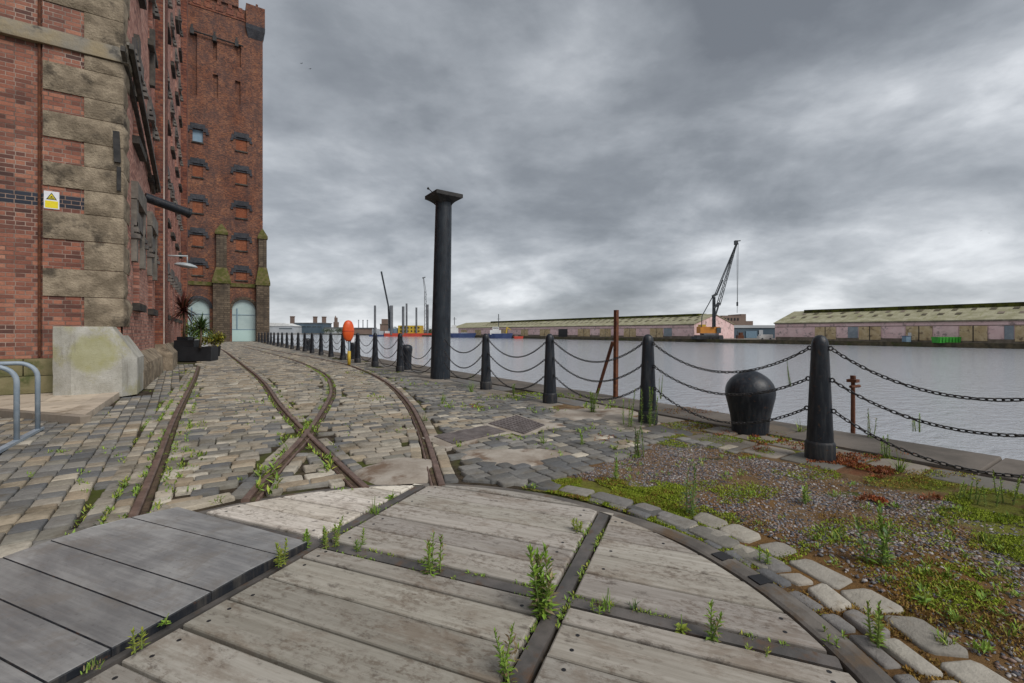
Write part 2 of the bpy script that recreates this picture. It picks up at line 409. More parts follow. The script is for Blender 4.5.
def m_wood():
    m, nt, b = new_mat('weathered_deck_timber')
    p = nt.pos()
    # grain follows the planks (turned to the turntable's own axes)
    v = nt.mapping(p, rot=(0, 0, -TT_B_ANGLE))
    g = nt.noise(nt.mapping(v, scale=(1.6, 38, 5)), 1.0, 8, 0.65, 0.4)
    a = nt.new('ShaderNodeAttribute', attribute_name='Col').outputs['Color']
    col = nt.mix(nt.bw(g, 0.32, 0.68), (0.30, 0.278, 0.242, 1), (0.405, 0.38, 0.34, 1))
    col = nt.mix(1.0, col, a, 'MULTIPLY')
    big = nt.noise(nt.mapping(v, (3, 3, 0), scale=(0.9, 2.2, 1)), 2.3, 9, 0.75, 0.3)
    col = nt.mix(nt.math('MULTIPLY', nt.bw(big, 0.5, 0.64), 0.5), col, (0.15, 0.105, 0.07, 1))
    dk = nt.noise(nt.mapping(v, (7, 1, 0), scale=(1, 2.0, 1)), 7.0, 9, 0.75)
    col = nt.mix(nt.math('MULTIPLY', nt.bw(dk, 0.54, 0.66), 0.65), col, (0.06, 0.045, 0.035, 1))
    fl = nt.noise(nt.mapping(v, (1, 5, 0), scale=(.6, 1, 1)), 34.0, 6, 0.75)
    msk = nt.bw(nt.noise(nt.mapping(v, (2, 5, 0), scale=(.8, 1.5, 1)), 3.2, 6, 0.7), 0.42, 0.6)
    col = nt.mix(nt.math('MULTIPLY', nt.math('MULTIPLY', nt.bw(fl, 0.46, 0.6), msk), 0.6), col, (0.10, 0.07, 0.048, 1))
    lt = nt.noise(nt.mapping(v, (1, 8, 0), scale=(0.7, 3, 1)), 3.0, 8, 0.7)
    col = nt.mix(nt.math('MULTIPLY', nt.bw(lt, 0.55, 0.75), 0.5), col, (0.43, 0.40, 0.35, 1))
    hh = nt.math('ADD', g, nt.math('MULTIPLY', dk, -0.5))
    fin(nt, b, col, 0.88, nt.bump(hh, 0.45, 0.005), 0, 0.25)
    return m

def m_steel():
    m, nt, b = new_mat('brushed_steel_plate')
    p = nt.pos()
    v = nt.mapping(p, rot=(0, 0, -TT_B_ANGLE))
    g = nt.noise(nt.mapping(v, scale=(3, 55, 5)), 1.0, 6, 0.6)
    big = nt.noise(nt.mapping(v, scale=(1, 1.6, 1)), 1.3, 8, 0.65, 0.6)
    a = nt.new('ShaderNodeAttribute', attribute_name='Col').outputs['Color']
    col = nt.mix(nt.bw(nt.math('ADD', nt.math('MULTIPLY', big, 0.75), nt.math('MULTIPLY', g, 0.25)), 0.36, 0.68), (0.17, 0.17, 0.172, 1), (0.36, 0.355, 0.345, 1))
    col = nt.mix(1.0, col, a, 'MULTIPLY')
    scr = nt.noise(nt.mapping(v, (4, 2, 0), rot=(0, 0, .5), scale=(2, 140, 1)), 1.0, 3, 0.5)
    col = nt.mix(nt.math('MULTIPLY', nt.bw(scr, 0.66, 0.72), 0.35), col, (0.45, 0.45, 0.44, 1))
    drt = nt.noise(nt.mapping(p, (6, 2, 2)), 4.5, 9, 0.75)
    col = nt.mix(nt.math('MULTIPLY', nt.bw(drt, 0.48, 0.62), 0.5), col, (0.20, 0.178, 0.155, 1))
    spk = nt.noise(nt.mapping(p, (2, 2, 2)), 55, 3, 0.6)
    col = nt.mix(nt.math('MULTIPLY', nt.bw(spk, 0.6, 0.72), 0.3), col, (0.05, 0.045, 0.042, 1))
    fin(nt, b, col, nt.math('MULTIPLY_ADD', big, 0.3), nt.bump(nt.noise(p, 120, 3, 0.6), 0.12, 0.002), 0.25, 0.5)
    for nd in nt.n:
        if nd.type == 'MATH' and nd.operation == 'MULTIPLY_ADD': nd.inputs[2].default_value = 0.4
    return m

def m_water():
    m, nt, b = new_mat('dock_water')
    p = nt.pos()
    w1 = nt.noise(nt.mapping(p, rot=(0, 0, math.radians(33.6)), scale=(0.55, 1.0, 1)), 1.6, 6, 0.6, 0.3)
    w2 = nt.noise(nt.mapping(p, rot=(0, 0, math.radians(20)), scale=(0.6, 1, 1)), 6.0, 4, 0.6)
    h = nt.math('ADD', w1, nt.math('MULTIPLY', w2, 0.3))
    fin(nt, b, (0.35, 0.365, 0.395, 1), 0.1, nt.bump(h, 0.8, 0.16), 0, 0.6)
    b.inputs['IOR'].default_value = 1.33
    return m
M['water'] = m_water()

def m_roof():
    m, nt, b = new_mat('mossy_sheet_roof')
    p = nt.pos()
    c = nt.mix(nt.bw(nt.noise(p, 0.35, 7, 0.65), 0.38, 0.62), (0.25, 0.235, 0.15, 1), (0.36, 0.34, 0.24, 1))
    c = nt.mix(nt.math('MULTIPLY', nt.bw(nt.noise(nt.mapping(p, scale=(0.3, 2.0, 1)), 0.8, 6, 0.65), 0.5, 0.7), 0.7), c, (0.2, 0.2, 0.08, 1))
    w = nt.new('ShaderNodeTexWave'); nt.link(nt.mapping(p, scale=(0, 1, 0)), w.inputs[0])
    w.bands_direction = 'Y'; w.inputs['Scale'].default_value = 2.0
    fin(nt, b, c, 0.95, nt.bump(w.outputs['Fac'], 0.3, 0.05), 0, 0.2)
    return m
M['roof'] = m_roof()
M['ridge'] = m_plain('mossy_ridge', (0.035, 0.035, 0.012, 1), (0.085, 0.09, 0.018, 1), 0.5, 0.95, 0.2, 0.05, spec=0.1, lo=0.4, hi=0.6)
M['pinkwall'] = m_plain('faded_pink_paint', (0.68, 0.47, 0.455, 1), (0.76, 0.56, 0.54, 1), 0.45, 0.9, 0.1, 0.02, spec=0.2, c3=(0.33, 0.25, 0.24, 1), s3=0.6)
M['yellowdoor'] = m_plain('yellow_brick_panel', (0.46, 0.34, 0.19, 1), (0.58, 0.46, 0.29, 1), 0.8, 0.9, 0.2, 0.02, spec=0.2, c3=(0.2, 0.14, 0.09, 1), s3=0.9)
M['greypanel'] = m_plain('grey_sheet', (0.2, 0.23, 0.26, 1), (0.28, 0.31, 0.33, 1), 0.6, 0.8, 0.1, 0.02)
M['plinth_grey'] = m_plain('dirty_plinth', (0.13, 0.105, 0.08, 1), (0.22, 0.18, 0.14, 1), 0.7, 0.9, 0.1, 0.02)
M['rim'] = m_plain('dusty_iron_rim', (0.085, 0.077, 0.07, 1), (0.165, 0.148, 0.13, 1), 4, 0.8, 0.5, 0.006, spec=0.3, c3=(0.12, 0.085, 0.055, 1), s3=5)
M['quayfar'] = m_plain('far_quay_stone', (0.045, 0.038, 0.025, 1), (0.11, 0.085, 0.05, 1), 0.8, 0.9, 0.4, 0.05, c3=(0.05, 0.055, 0.015, 1), s3=0.3)
M['land'] = m_plain('far_ground', (0.13, 0.115, 0.095, 1), (0.2, 0.18, 0.15, 1), 0.05, 0.95, 0.0)
M['craneblack'] = m_plain('crane_dark_paint', (0.025, 0.03, 0.035, 1), (0.05, 0.055, 0.06, 1), 0.5, 0.5, 0.0)
M['craneorange'] = m_plain('crane_orange_paint', (0.55, 0.22, 0.03, 1), (0.45, 0.17, 0.03, 1), 0.5, 0.5, 0.0)
M['navy'] = m_plain('navy_paint', (0.025, 0.045, 0.12, 1), (0.04, 0.06, 0.15, 1), 0.4, 0.5, 0.0)
M['red'] = m_plain('red_paint', (0.5, 0.06, 0.035, 1), (0.4, 0.05, 0.03, 1), 0.3, 0.6, 0.0)
M['green'] = m_plain('green_paint', (0.045, 0.32, 0.03, 1), (0.03, 0.24, 0.03, 1), 0.8, 0.5, 0.0)
M['steelgrey'] = m_plain('steel_grey', (0.1, 0.105, 0.115, 1), (0.15, 0.155, 0.165, 1), 0.3, 0.6, 0.0)
M['farblue'] = m_plain('blue_grey_cladding', (0.055, 0.085, 0.115, 1), (0.085, 0.12, 0.15, 1), 0.05, 0.5, 0.0)
M['farbrown'] = m_plain('brown_brick_far', (0.17, 0.12, 0.1, 1), (0.22, 0.16, 0.13, 1), 0.1, 0.9, 0.0)
M['fargrey'] = m_plain('pale_grey_cladding', (0.36, 0.38, 0.4, 1), (0.45, 0.47, 0.49, 1), 0.05, 0.7, 0.0)
M['bark'] = m_plain('bark', (0.1, 0.075, 0.05, 1), (0.16, 0.12, 0.085, 1), 8, 0.9, 0.4, 0.01)

# turntable axes (in the world frame)
TT_C = Vector((*cam2w(-0.717, 1.668), 0))
_a = Vector((*cam2w(0.378, 0.926), 0)).normalized()
_b = Vector((*cam2w(0.926, -0.378), 0)).normalized()
TT_B_ANGLE = math.atan2(_b.y, _b.x)
M['wood'] = m_wood()
M['steel'] = m_steel()

# ------------------------------------------------------------------ sky, sun, camera
def make_world():
    w = bpy.data.worlds.new("World"); scene.world = w; w.use_nodes = True
    nt = NT(w.node_tree); nt.n.clear()
    out = nt.new('ShaderNodeOutputWorld')
    sky = nt.new('ShaderNodeTexSky', sky_type='NISHITA'); sky.sun_disc = False
    sky.sun_elevation = SUN_EL; sky.sun_rotation = SUN_ROT
    bg1 = nt.new('ShaderNodeBackground'); nt.link(sky.outputs[0], bg1.inputs[0]); bg1.inputs[1].default_value = 0.1
    g = nt.new('ShaderNodeTexCoord').outputs['Generated']
    s = nt.new('ShaderNodeSeparateXYZ'); nt.link(g, s.inputs[0])
    z = nt.math('MAXIMUM', s.outputs[2], 0.0)
    zz = nt.math('ADD', z, 0.36)
    c = nt.new('ShaderNodeCombineXYZ')
    nt.link(nt.math('DIVIDE', s.outputs[0], zz), c.inputs[0]); nt.link(nt.math('DIVIDE', s.outputs[1], zz), c.inputs[1])
    nt.link(nt.math('MULTIPLY', z, 1.5), c.inputs[2])
    v = nt.mapping(c.outputs[0], rot=(0, 0, math.radians(33.6)))   # bands lie across the view
    n1 = nt.noise(nt.mapping(v, SKY1, scale=(1, 1, 1)), 0.95, 10, 0.55, 0.25)
    n2 = nt.noise(nt.mapping(v, SKY2, scale=(1, 1, 1)), 2.4, 9, 0.55, 0.3)
    n3 = nt.noise(nt.mapping(v, SKY3, scale=(0.8, 1, 1)), 6.0, 8, 0.58, 0.2)
    f = nt.math('ADD', nt.math('ADD', nt.math('MULTIPLY', n1, 0.68), nt.math('MULTIPLY', n2, 0.28)), nt.math('MULTIPLY', n3, 0.1))
    # clouds brighten and thin out towards the horizon
    hz = nt.math('POWER', nt.math('SUBTRACT', 1.0, nt.math('MINIMUM', z, 1.0)), 9.0)
    f = nt.math('ADD', f, nt.math('SUBTRACT', nt.math('MULTIPLY', hz, 0.08), 0.026))
    col = nt.ramp(f, [(0.36, (0.105, 0.115, 0.130)), (0.44, (0.150, 0.163, 0.180)), (0.50, (0.210, 0.225, 0.245)), (0.565, (0.305, 0.321, 0.342)), (0.66, (0.52, 0.535, 0.555))])
    hz2 = nt.math('POWER', nt.math('SUBTRACT', 1.0, nt.math('MINIMUM', z, 1.0)), 38.0)
    col = nt.mix(nt.math('MULTIPLY', hz2, 0.4), col, (0.62, 0.635, 0.65, 1))
    bg2 = nt.new('ShaderNodeBackground'); nt.link(col, bg2.inputs[0]); bg2.inputs[1].default_value = 1.0
    mx = nt.new('ShaderNodeMixShader'); mx.inputs[0].default_value = 0.96
    nt.link(bg1.outputs[0], mx.inputs[1]); nt.link(bg2.outputs[0], mx.inputs[2])
    nt.link(mx.outputs[0], out.inputs[0])

SKY1 = (1.3, 5.2, 0); SKY2 = (1.0, 4.0, 0); SKY3 = (0, 0, 0)
SUN_EL = math.radians(46)
sun_from = Vector((0.28, -1.0, 0)).normalized()
SUN_ROT = math.atan2(sun_from.x, sun_from.y)
make_world()
sd = bpy.data.lights.new('sun', 'SUN'); sd.energy = 1.5; sd.angle = math.radians(30); sd.color = (1.0, 0.965, 0.92)
so = bpy.data.objects.new('sun', sd); COL.objects.link(so)
sv = Vector((sun_from.x * math.cos(SUN_EL), sun_from.y * math.cos(SUN_EL), math.sin(SUN_EL)))
so.rotation_euler = sv.to_track_quat('Z', 'Y').to_euler()
so.location = sv * 60
cd = bpy.data.cameras.new('camera'); cam = bpy.data.objects.new('camera', cd); COL.objects.link(cam)
cd.sensor_width = 36; cd.lens = 36 * F / 1024; cd.shift_y = -(341.5 - H) / 1024
cd.clip_start = 0.05; cd.clip_end = 20000
cam.location = (0, 0, HC); cam.rotation_euler = (PI / 2, 0, -math.atan2(CT, CS))
scene.camera = cam
scene.view_settings.view_transform = 'Standard'; scene.view_settings.look = 'None'
scene.view_settings.exposure = 0.8; scene.view_settings.gamma = 1
scene.view_settings.use_curve_mapping = False
scene.cycles.use_denoising = True
scene.cycles.max_bounces = 5
EDGE = 6.33       # quay edge
WALLX = -1.43     # flank of the warehouse
FRONTY = 11.68    # its end facing us
# ================================================================== GROUND
def struct(name, mb, mat, **k):
    return tag(mb.build(name, mat, None, **k), kind='structure')

mb = MB()   # bed of the quay: top under the setts, a wall down to the water
mb.add([(-260, -60, -0.035), (EDGE - 0.5, -60, -0.035), (EDGE - 0.5, 82, -0.035), (-260, 82, -0.035)], [(0, 1, 2, 3)])
struct('quay_ground', mb, M['bed'])
mb = MB(); mb.box(EDGE - 0.5, EDGE - 0.02, -60, 82, -5, -0.04); mb.box(-260, EDGE - 0.02, 82, 82.5, -5, -0.04)
struct('quay_wall', mb, M['coping'])
mb = MB()
mb.quad((-3000, -900, -3), (6000, -900, -3), (6000, 9000, -3), (-3000, 9000, -3))
struct('water', mb, M['water'])

# ------------------------------------------------------------------ rails as measured curves
def catmull(pts, step=0.06):
    pts = [Vector((*p, 0)) for p in pts]
    P_ = [pts[0] * 2 - pts[1]] + pts + [pts[-1] * 2 - pts[-2]]
    out = []
    for i in range(1, len(P_) - 2):
        a, b, c, d = P_[i - 1:i + 3]
        n = max(2, int((c - b).length / step))
        for k in range(n):
            t = k / n
            out.append(0.5 * ((2 * b) + (c - a) * t + (2 * a - 5 * b + 4 * c - d) * t * t + (3 * b - a - 3 * c + d) * t ** 3))
    out.append(P_[-2])
    # smooth
    for _ in range(14):
        out = [out[0]] + [(out[i - 1] + out[i] * 2 + out[i + 1]) / 4 for i in range(1, len(out) - 1)] + [out[-1]]
    return out

RA = [G(*p) for p in [(129, 524), (154.6, 465.6), (175.5, 414), (193, 379.5), (198, 366)]]
RD = [G(*p) for p in [(366, 487), (349, 471.8), (306.8, 432), (280, 404), (262, 380), (242, 363.7), (224, 350.5), (214, 345.8)]]
RC = [G(*p) for p in [(245, 499.5), (276.5, 463.8), (306.8, 432), (325, 405), (330.8, 390), (326, 377), (313.4, 368.6), (292, 359.8), (263, 351.8), (240, 346)]]
RE = [G(*p) for p in [(442, 485), (423, 428), (406.7, 399.8), (385.6, 381), (362, 369.6), (337, 362), (290, 353.5), (244, 344.6)]]
RAILS = {k: catmull(v) for k, v in dict(A=RA, D=RD, C=RC, E=RE).items()}

def offset_line(line, o):
    out = []
    for i, p in enumerate(line):
        t = (line[min(i + 1, len(line) - 1)] - line[max(i - 1, 0)]).normalized()
        out.append(p + Vector((t.y, -t.x, 0)) * o)
    return out

def strip(mb, line, o0, o1, z0, z1, every=4, col=None):
    l0 = offset_line(line, o0)[::every]; l1 = offset_line(line, o1)[::every]
    n = len(l0); vs = []; e = 0.008
    la = offset_line(line, o0 + e * (1 if o1 > o0 else -1))[::every]; lb = offset_line(line, o1 - e * (1 if o1 > o0 else -1))[::every]
    for i in range(n):
        vs += [(l0[i].x, l0[i].y, z0), (l0[i].x, l0[i].y, z1 - e), (la[i].x, la[i].y, z1), (lb[i].x, lb[i].y, z1), (l1[i].x, l1[i].y, z1 - e), (l1[i].x, l1[i].y, z0)]
    fs = []
    for i in range(n - 1):
        for k in range(5):
            fs.append((i * 6 + k, i * 6 + k + 1, (i + 1) * 6 + k + 1, (i + 1) * 6 + k))
    fs.append((0, 1, 2, 3, 4, 5)); fs.append(tuple((n - 1) * 6 + k for k in range(6)))
    mb.add(vs, fs, col)

def track(name, label, keys, base):
    t = thing(name, label, 'railway track', (*G(*base), 0), None)
    for key, side in keys:
        L = RAILS[key]
        dz = {'A': 0.0, 'D': 0.0, 'C': 0.0012, 'E': 0.0}[key]
        m = MB(); strip(m, L, -0.027, 0.027, -0.09, 0.006 + dz)
        r = m.build('rail', M['rail'], t, smooth=True, angle=40)
        if key != 'A':
            m = MB(); strip(m, L, side * 0.066, side * 0.086, -0.09, -0.004 + dz)
            m.build('check_rail', M['rail'], r, smooth=True, angle=40)
        m = MB(); strip(m, L, side * 0.026, side * 0.067, -0.09, -0.016 + dz)
        m.build('flange_groove', M['groove'], r)
    return t
track('railway_track', 'rusty railway track sunk in the cobbles with its rail beside the brick warehouse', [('A', 1), ('D', -1)], (190, 470))
track('railway_track', 'rusty railway track in the cobbles curving nearest the chained bollards', [('C', 1), ('E', -1)], (380, 440))

RAILPTS = np.array([(p.x, p.y) for L in RAILS.values() for p in L[::2]])
RAILTAN = np.array([tuple((L[min(i + 1, len(L) - 1)] - L[max(i - 1, 0)]).normalized()[:2]) for L in RAILS.values() for i in range(0, len(L), 2)])

def rail_dist(x, y):
    d = (RAILPTS[:, 0] - x) ** 2 + (RAILPTS[:, 1] - y) ** 2
    return math.sqrt(d.min())

# ------------------------------------------------------------------ things that interrupt the setts
def tt_ab(x, y):
    p = Vector((x, y, 0)) - TT_C
    return p.dot(_a), p.dot(_b)
def in_poly(x, y, poly):
    c = False; j = len(poly) - 1
    for i in range(len(poly)):
        xi, yi = poly[i]; xj, yj = poly[j]
        if (yi > y) != (yj > y) and x < (xj - xi) * (y - yi) / (yj - yi) + xi: c = not c
        j = i
    return c
def blob(px, py, rx, ry, n=26, jag=0.16, seed=0):
    r = random.Random(seed); out = []
    ph = [r.uniform(0, 6.28) for _ in range(4)]
    for k in range(n):
        a = 2 * PI * k / n
        s = 1 + jag * (math.sin(2 * a + ph[0]) + 0.7 * math.sin(3 * a + ph[1]) + 0.5 * math.sin(5 * a + ph[2])) + r.uniform(-0.06, 0.06)
        out.append(G(px + rx * s * math.cos(a), py + ry * s * math.sin(a)))
    return out
PATCHES = [blob(515, 455, 42, 9, seed=3), blob(398, 469, 38, 11, seed=5), blob(535, 424, 26, 6, seed=8), blob(590, 413, 40, 6, seed=9)]
COVERS = [[G(434, 436.5), G(487, 426), G(506, 432), G(453, 444.5)], [G(488, 424), G(517, 415.5), G(545, 425.5), G(524, 434.5)]]
GY0 = lambda x: 2.84 + 0.23 * (x - 2.15)     # where the gravel begins
def in_gravel(x, y):
    return y < GY0(x) and x < 4.42 and math.hypot(x - TT_C.x, y - TT_C.y) > 2.0 and x > 1.0
PAVE = [(-1.38, 8.05), (-1.38, 11.7), (-9, 17), (-9, 17.3)]
BLOCK = [(-2.6, 11.0), (-1.0, 11.0), (-1.0, 12.6), (-2.6, 12.6)]

# sett colours
DARK = [(0.115, 0.113, 0.108), (0.14, 0.138, 0.132), (0.175, 0.168, 0.156), (0.12, 0.121, 0.122), (0.205, 0.195, 0.178)]
PALE = [(0.37, 0.325, 0.255), (0.33, 0.275, 0.20), (0.42, 0.38, 0.31), (0.30, 0.24, 0.17), (0.34, 0.30, 0.24), (0.28, 0.24, 0.185)]
MID = [(0.23, 0.215, 0.18), (0.25, 0.225, 0.18), (0.28, 0.25, 0.205), (0.20, 0.188, 0.165)]

def sett(mb, c, ux, uy, l, w, col, r, z=0.0, rough=1.0, cutf=(0.05, 0.14), bev=0.013):
    """one stone: ux along its length, rounded worn top"""
    hl, hw = l / 2, w / 2
    corners = [(-hl, -hw), (hl, -hw), (hl, hw), (-hl, hw)]
    corners = [(x + r.uniform(-.06, .06) * w * rough, y + r.uniform(-.06, .06) * w * rough) for x, y in corners]
    cut = w * r.uniform(*cutf)
    ring = []
    for k in range(4):
        x, y = corners[k]
        sx = 1 if x > 0 else -1; sy = 1 if y > 0 else -1
        if k in (0, 2): ring += [(x, y - sy * cut), (x - sx * cut, y)] if k == 0 else [(x, y - sy * cut), (x - sx * cut, y)]
        else: ring += [(x - sx * cut, y), (x, y - sy * cut)]
    tx, ty = r.uniform(-.03, .03) * rough, r.uniform(-.03, .03) * rough
    def W(s, zz):
        out = []
        for x, y in ring:
            X, Y = x * (1 - s / hl if hl > s else .1), y * (1 - s / hw if hw > s else .1)
            out.append((c[0] + ux[0] * X + uy[0] * Y, c[1] + ux[1] * X + uy[1] * Y, z + zz + (tx * X + ty * Y if zz > -0.03 else 0)))
        return out
    mb.rings([W(0, -0.07), W(0.001, -0.010), W(bev * .33, -0.003), W(bev, 0.0)], col)

def pick(r, p_dark, p_pale):
    q = r.random()
    base = r.choice(DARK) if q < p_dark else r.choice(PALE) if q < p_dark + p_pale else r.choice(MID)
    k = r.uniform(0.82, 1.15)
    return tuple(k * x for x in base)

def blocked(x, y, rl=0.2):
    if math.hypot(x - TT_C.x, y - TT_C.y) < 2.13: return True
    if rail_dist(x, y) < rl: return True
    if in_gravel(x, y): return True
    for q in PATCHES:
        if in_poly(x, y, q): return True
    for q in COVERS_W:
        if in_poly(x, y, q): return True
    return in_poly(x, y, PAVE) or in_poly(x, y, BLOCK)
def grow(q, k):
    cx = sum(p[0] for p in q) / len(q); cy = sum(p[1] for p in q) / len(q)
    return [(cx + (p[0] - cx) * k, cy + (p[1] - cy) * k) for p in q]
COVERS_W = [grow(COVERS[0], 1.35), grow(COVERS[1], 1.22)]

def side_of(x, y):
    """which field of paving a point lies in: left of rail A, between, or right of rail E"""
    def lat(key):
        L = RAILS[key]; best = min(L[::3], key=lambda p: (p.x - x) ** 2 + (p.y - y) ** 2)
        i = L.index(best); t = (L[min(i + 1, len(L) - 1)] - L[max(i - 1, 0)])
        return (x - best.x) * t.y - (y - best.y) * t.x
    if lat('A') < 0: return 'left'
    return 'right' if lat('E') > 0 else 'mid'

r = random.Random(5)
mb = MB()
NSETT = 0
def field(x0, x1, y0, y1, along, length, width, who, ang=0.0, pd=0.5, pp=0.25, wave=0.0):
    """courses of setts; along='x' lays the courses across the quay"""
    ca, sa = math.cos(ang), math.sin(ang)
    ux, uy = ((ca, sa), (-sa, ca)) if along == 'x' else ((-sa, ca), (ca, sa))
    cx, cy = (x0 + x1) / 2, (y0 + y1) / 2
    R = math.hypot(x1 - x0, y1 - y0) / 2 + 0.5
    v = -R
    while v < R:
        w = width * r.uniform(0.88, 1.12)
        u = -R + r.uniform(0, length)
        while u < R:
            l = length * r.uniform(0.7, 1.3)
            X = cx + ux[0] * (u + l / 2) + uy[0] * (v + w / 2); Y = cy + ux[1] * (u + l / 2) + uy[1] * (v + w / 2)
            if wave: 
                dv = wave * math.sin(u * 1.3 + v * .4)
                X += uy[0] * dv; Y += uy[1] * dv
            if x0 < X < x1 and y0 < Y < y1 and (who is None or who(X, Y)) and not blocked(X, Y):
                d = math.hypot(X, Y)
                k = mnoise.noise((X * .55, Y * .55, 3.0)) * 0.5
                sett(mb, (X, Y), ux, uy, l - 0.008, w - 0.008, pick(r, max(0.05, pd - k), max(0.03, pp + k)), r,
                     r.uniform(-0.006, 0.003) + 0.012 * mnoise.noise((X * .9, Y * .9, 0)), .7)
            u += l
        v += w
FAR = 66.5
def far_ok(X, Y): return depth(X, Y) > 1.0 and abs(Y * CT * -1 + X * CS) < depth(X, Y) * 1.35 + 1.5
lt = lambda X, Y: far_ok(X, Y) and X < -0.5 and side_of(X, Y) == 'left' and not (X < WALLX + .15 and Y > FRONTY - .3)
md = lambda X, Y: far_ok(X, Y) and side_of(X, Y) == 'mid'
rt = lambda X, Y: far_ok(X, Y) and side_of(X, Y) == 'right'
A_LINE = RAILS['A']
def lt_ok(X, Y): return lt(X, Y) and min((p.x - X) ** 2 + (p.y - Y) ** 2 for p in A_LINE[::2]) > .275 ** 2
field(-6.5, 2.0, 2.2, 21.0, 'y', 0.185, 0.145, lt_ok, ang=0.05, pd=0.42, pp=0.30)
field(-1.6, 4.3, 3.0, 26.0, 'x', 0.21, 0.132, md, ang=-0.06, pd=0.13, pp=0.5)
field(0.5, 4.55, 2.2, 26.0, 'x', 0.185, 0.13, rt, ang=0.02, pd=0.72, pp=0.06, wave=0.04)
field(-1.4, 4.5, 26.0, FAR, 'x', 0.22, 0.14, far_ok, pd=0.3, pp=0.3)
# header stones laid along both sides of every rail
for key, L in RAILS.items():
    for o in (-0.09, 0.09) + ((-.205,) if key == 'A' else ()):
        inner = (o > 0) == (key in 'AC')
        oo = o + (0 if not inner else (0.062 if key != 'A' else 0.045) * (1 if o > 0 else -1))
        line = offset_line(L, oo)
        i = 2
        while i < len(line) - 8:
            l = r.uniform(0.17, 0.27); n = max(2, int(l / 0.06))
            j = min(i + n, len(line) - 1)
            p = (line[i] + line[j]) / 2; t = (line[j] - line[i])
            if t.length > 0.05:
                ll = t.length; t.normalize()
                x, y = p.x, p.y
                others = min(math.sqrt(min((q.x - x) ** 2 + (q.y - y) ** 2 for q in LL[::3])) for kk, LL in RAILS.items() if kk != key)
                if others > 0.2 and math.hypot(x - TT_C.x, y - TT_C.y) > 2.12 and not any(in_poly(x, y, q) for q in PATCHES[:2]):
                    sett(mb, (x, y), (t.x, t.y), (-t.y, t.x), ll - 0.010, 0.108, pick(r, 0.2, 0.5), r, r.uniform(-0.008, 0.004))
            i = j
# irregular stones round the rim of the turntable on the paved side
ang = math.radians(40)
while ang < math.radians(205):
    rr = 2.12 + r.uniform(0, .02); l = r.uniform(0.22, 0.4); da = l / rr
    cdir = _a * math.sin(ang) + _b * math.cos(ang); td = _a * math.cos(ang) - _b * math.sin(ang)
    a2 = ang + da / 2
    cdir = _a * math.sin(a2) + _b * math.cos(a2); td = _a * math.cos(a2) - _b * math.sin(a2)
    p = TT_C + cdir * (rr + .05)
    if rail_dist(p.x, p.y) > 0.2 and not any(in_poly(p.x, p.y, q) for q in PATCHES):
        sett(mb, (p.x, p.y), (td.x, td.y), (cdir.x, cdir.y), l - .015, 0.15, pick(r, 0.6, 0.2), r, r.uniform(-.012, 0), 0.8)
    ang += da
struct('cobbled_paving', mb, M['sett'], smooth=True, angle=50, vcol=True)
print('setts', len(mb.f) // 25)

# concrete patches among the setts
mb = MB()
for i, q in enumerate(PATCHES):
    n = len(q); cx = sum(p[0] for p in q) / n; cy = sum(p[1] for p in q) / n
    rg = []
    for s, z in ((1.15, -0.034), (1.04, -0.010), (0.9, -0.003), (0.5, 0.002)):
        rg.append([(cx + (p[0] - cx) * s, cy + (p[1] - cy) * s, z + 0.004 * mnoise.noise((p[0] * 7, p[1] * 7, s))) for p in q])
    mb.rings(rg)
struct('concrete_patches', mb, M['concrete'], smooth=True)

# inspection covers in their concrete surrounds
for i, (q, lab) in enumerate(zip(COVERS, ['plain rusty inspection cover set in concrete, nearer the curved rail', 'chequered rusty inspection cover set in the cobbles, nearer the bollards'])):
    c = (sum(p[0] for p in q) / 4, sum(p[1] for p in q) / 4)
    t = thing('inspection_cover', lab, 'drain cover', (*c, 0))
    gq = grow(q, 1.32 if i == 0 else 1.2)
    m = MB(); m.rings([[(*p, -.034) for p in gq], [(*p, -.004) for p in gq], [(*p, 0.002) for p in grow(q, 1.02)]]); m.build('surround', M['concrete'], t)
    m = MB(); m.rings([[(*p, -.01) for p in q], [(*p, 0.008) for p in q], [(*p, 0.010) for p in grow(q, .97)]])
    A, B, C_, D = [Vector((*p, 0.0105)) for p in q]
    n1, n2 = (9, 9) if i else (3, 12)
    for a in range(n1):
        for b in range(n2):
            f = lambda s, tt: A.lerp(B, s).lerp(D.lerp(C_, s), tt)
            s0, s1, t0, t1 = (a + .14) / n1, (a + .86) / n1, (b + .14) / n2, (b + .86) / n2
            pts = [f(s0, t0), f(s1, t0), f(s1, t1), f(s0, t1)]
            pc = sum(pts, Vector()) / 4
            m.rings([[tuple(p) for p in pts], [tuple(pc.lerp(p, .7) + Vector((0, 0, .007))) for p in pts]])
    m.build('lid', M['cover'], t)

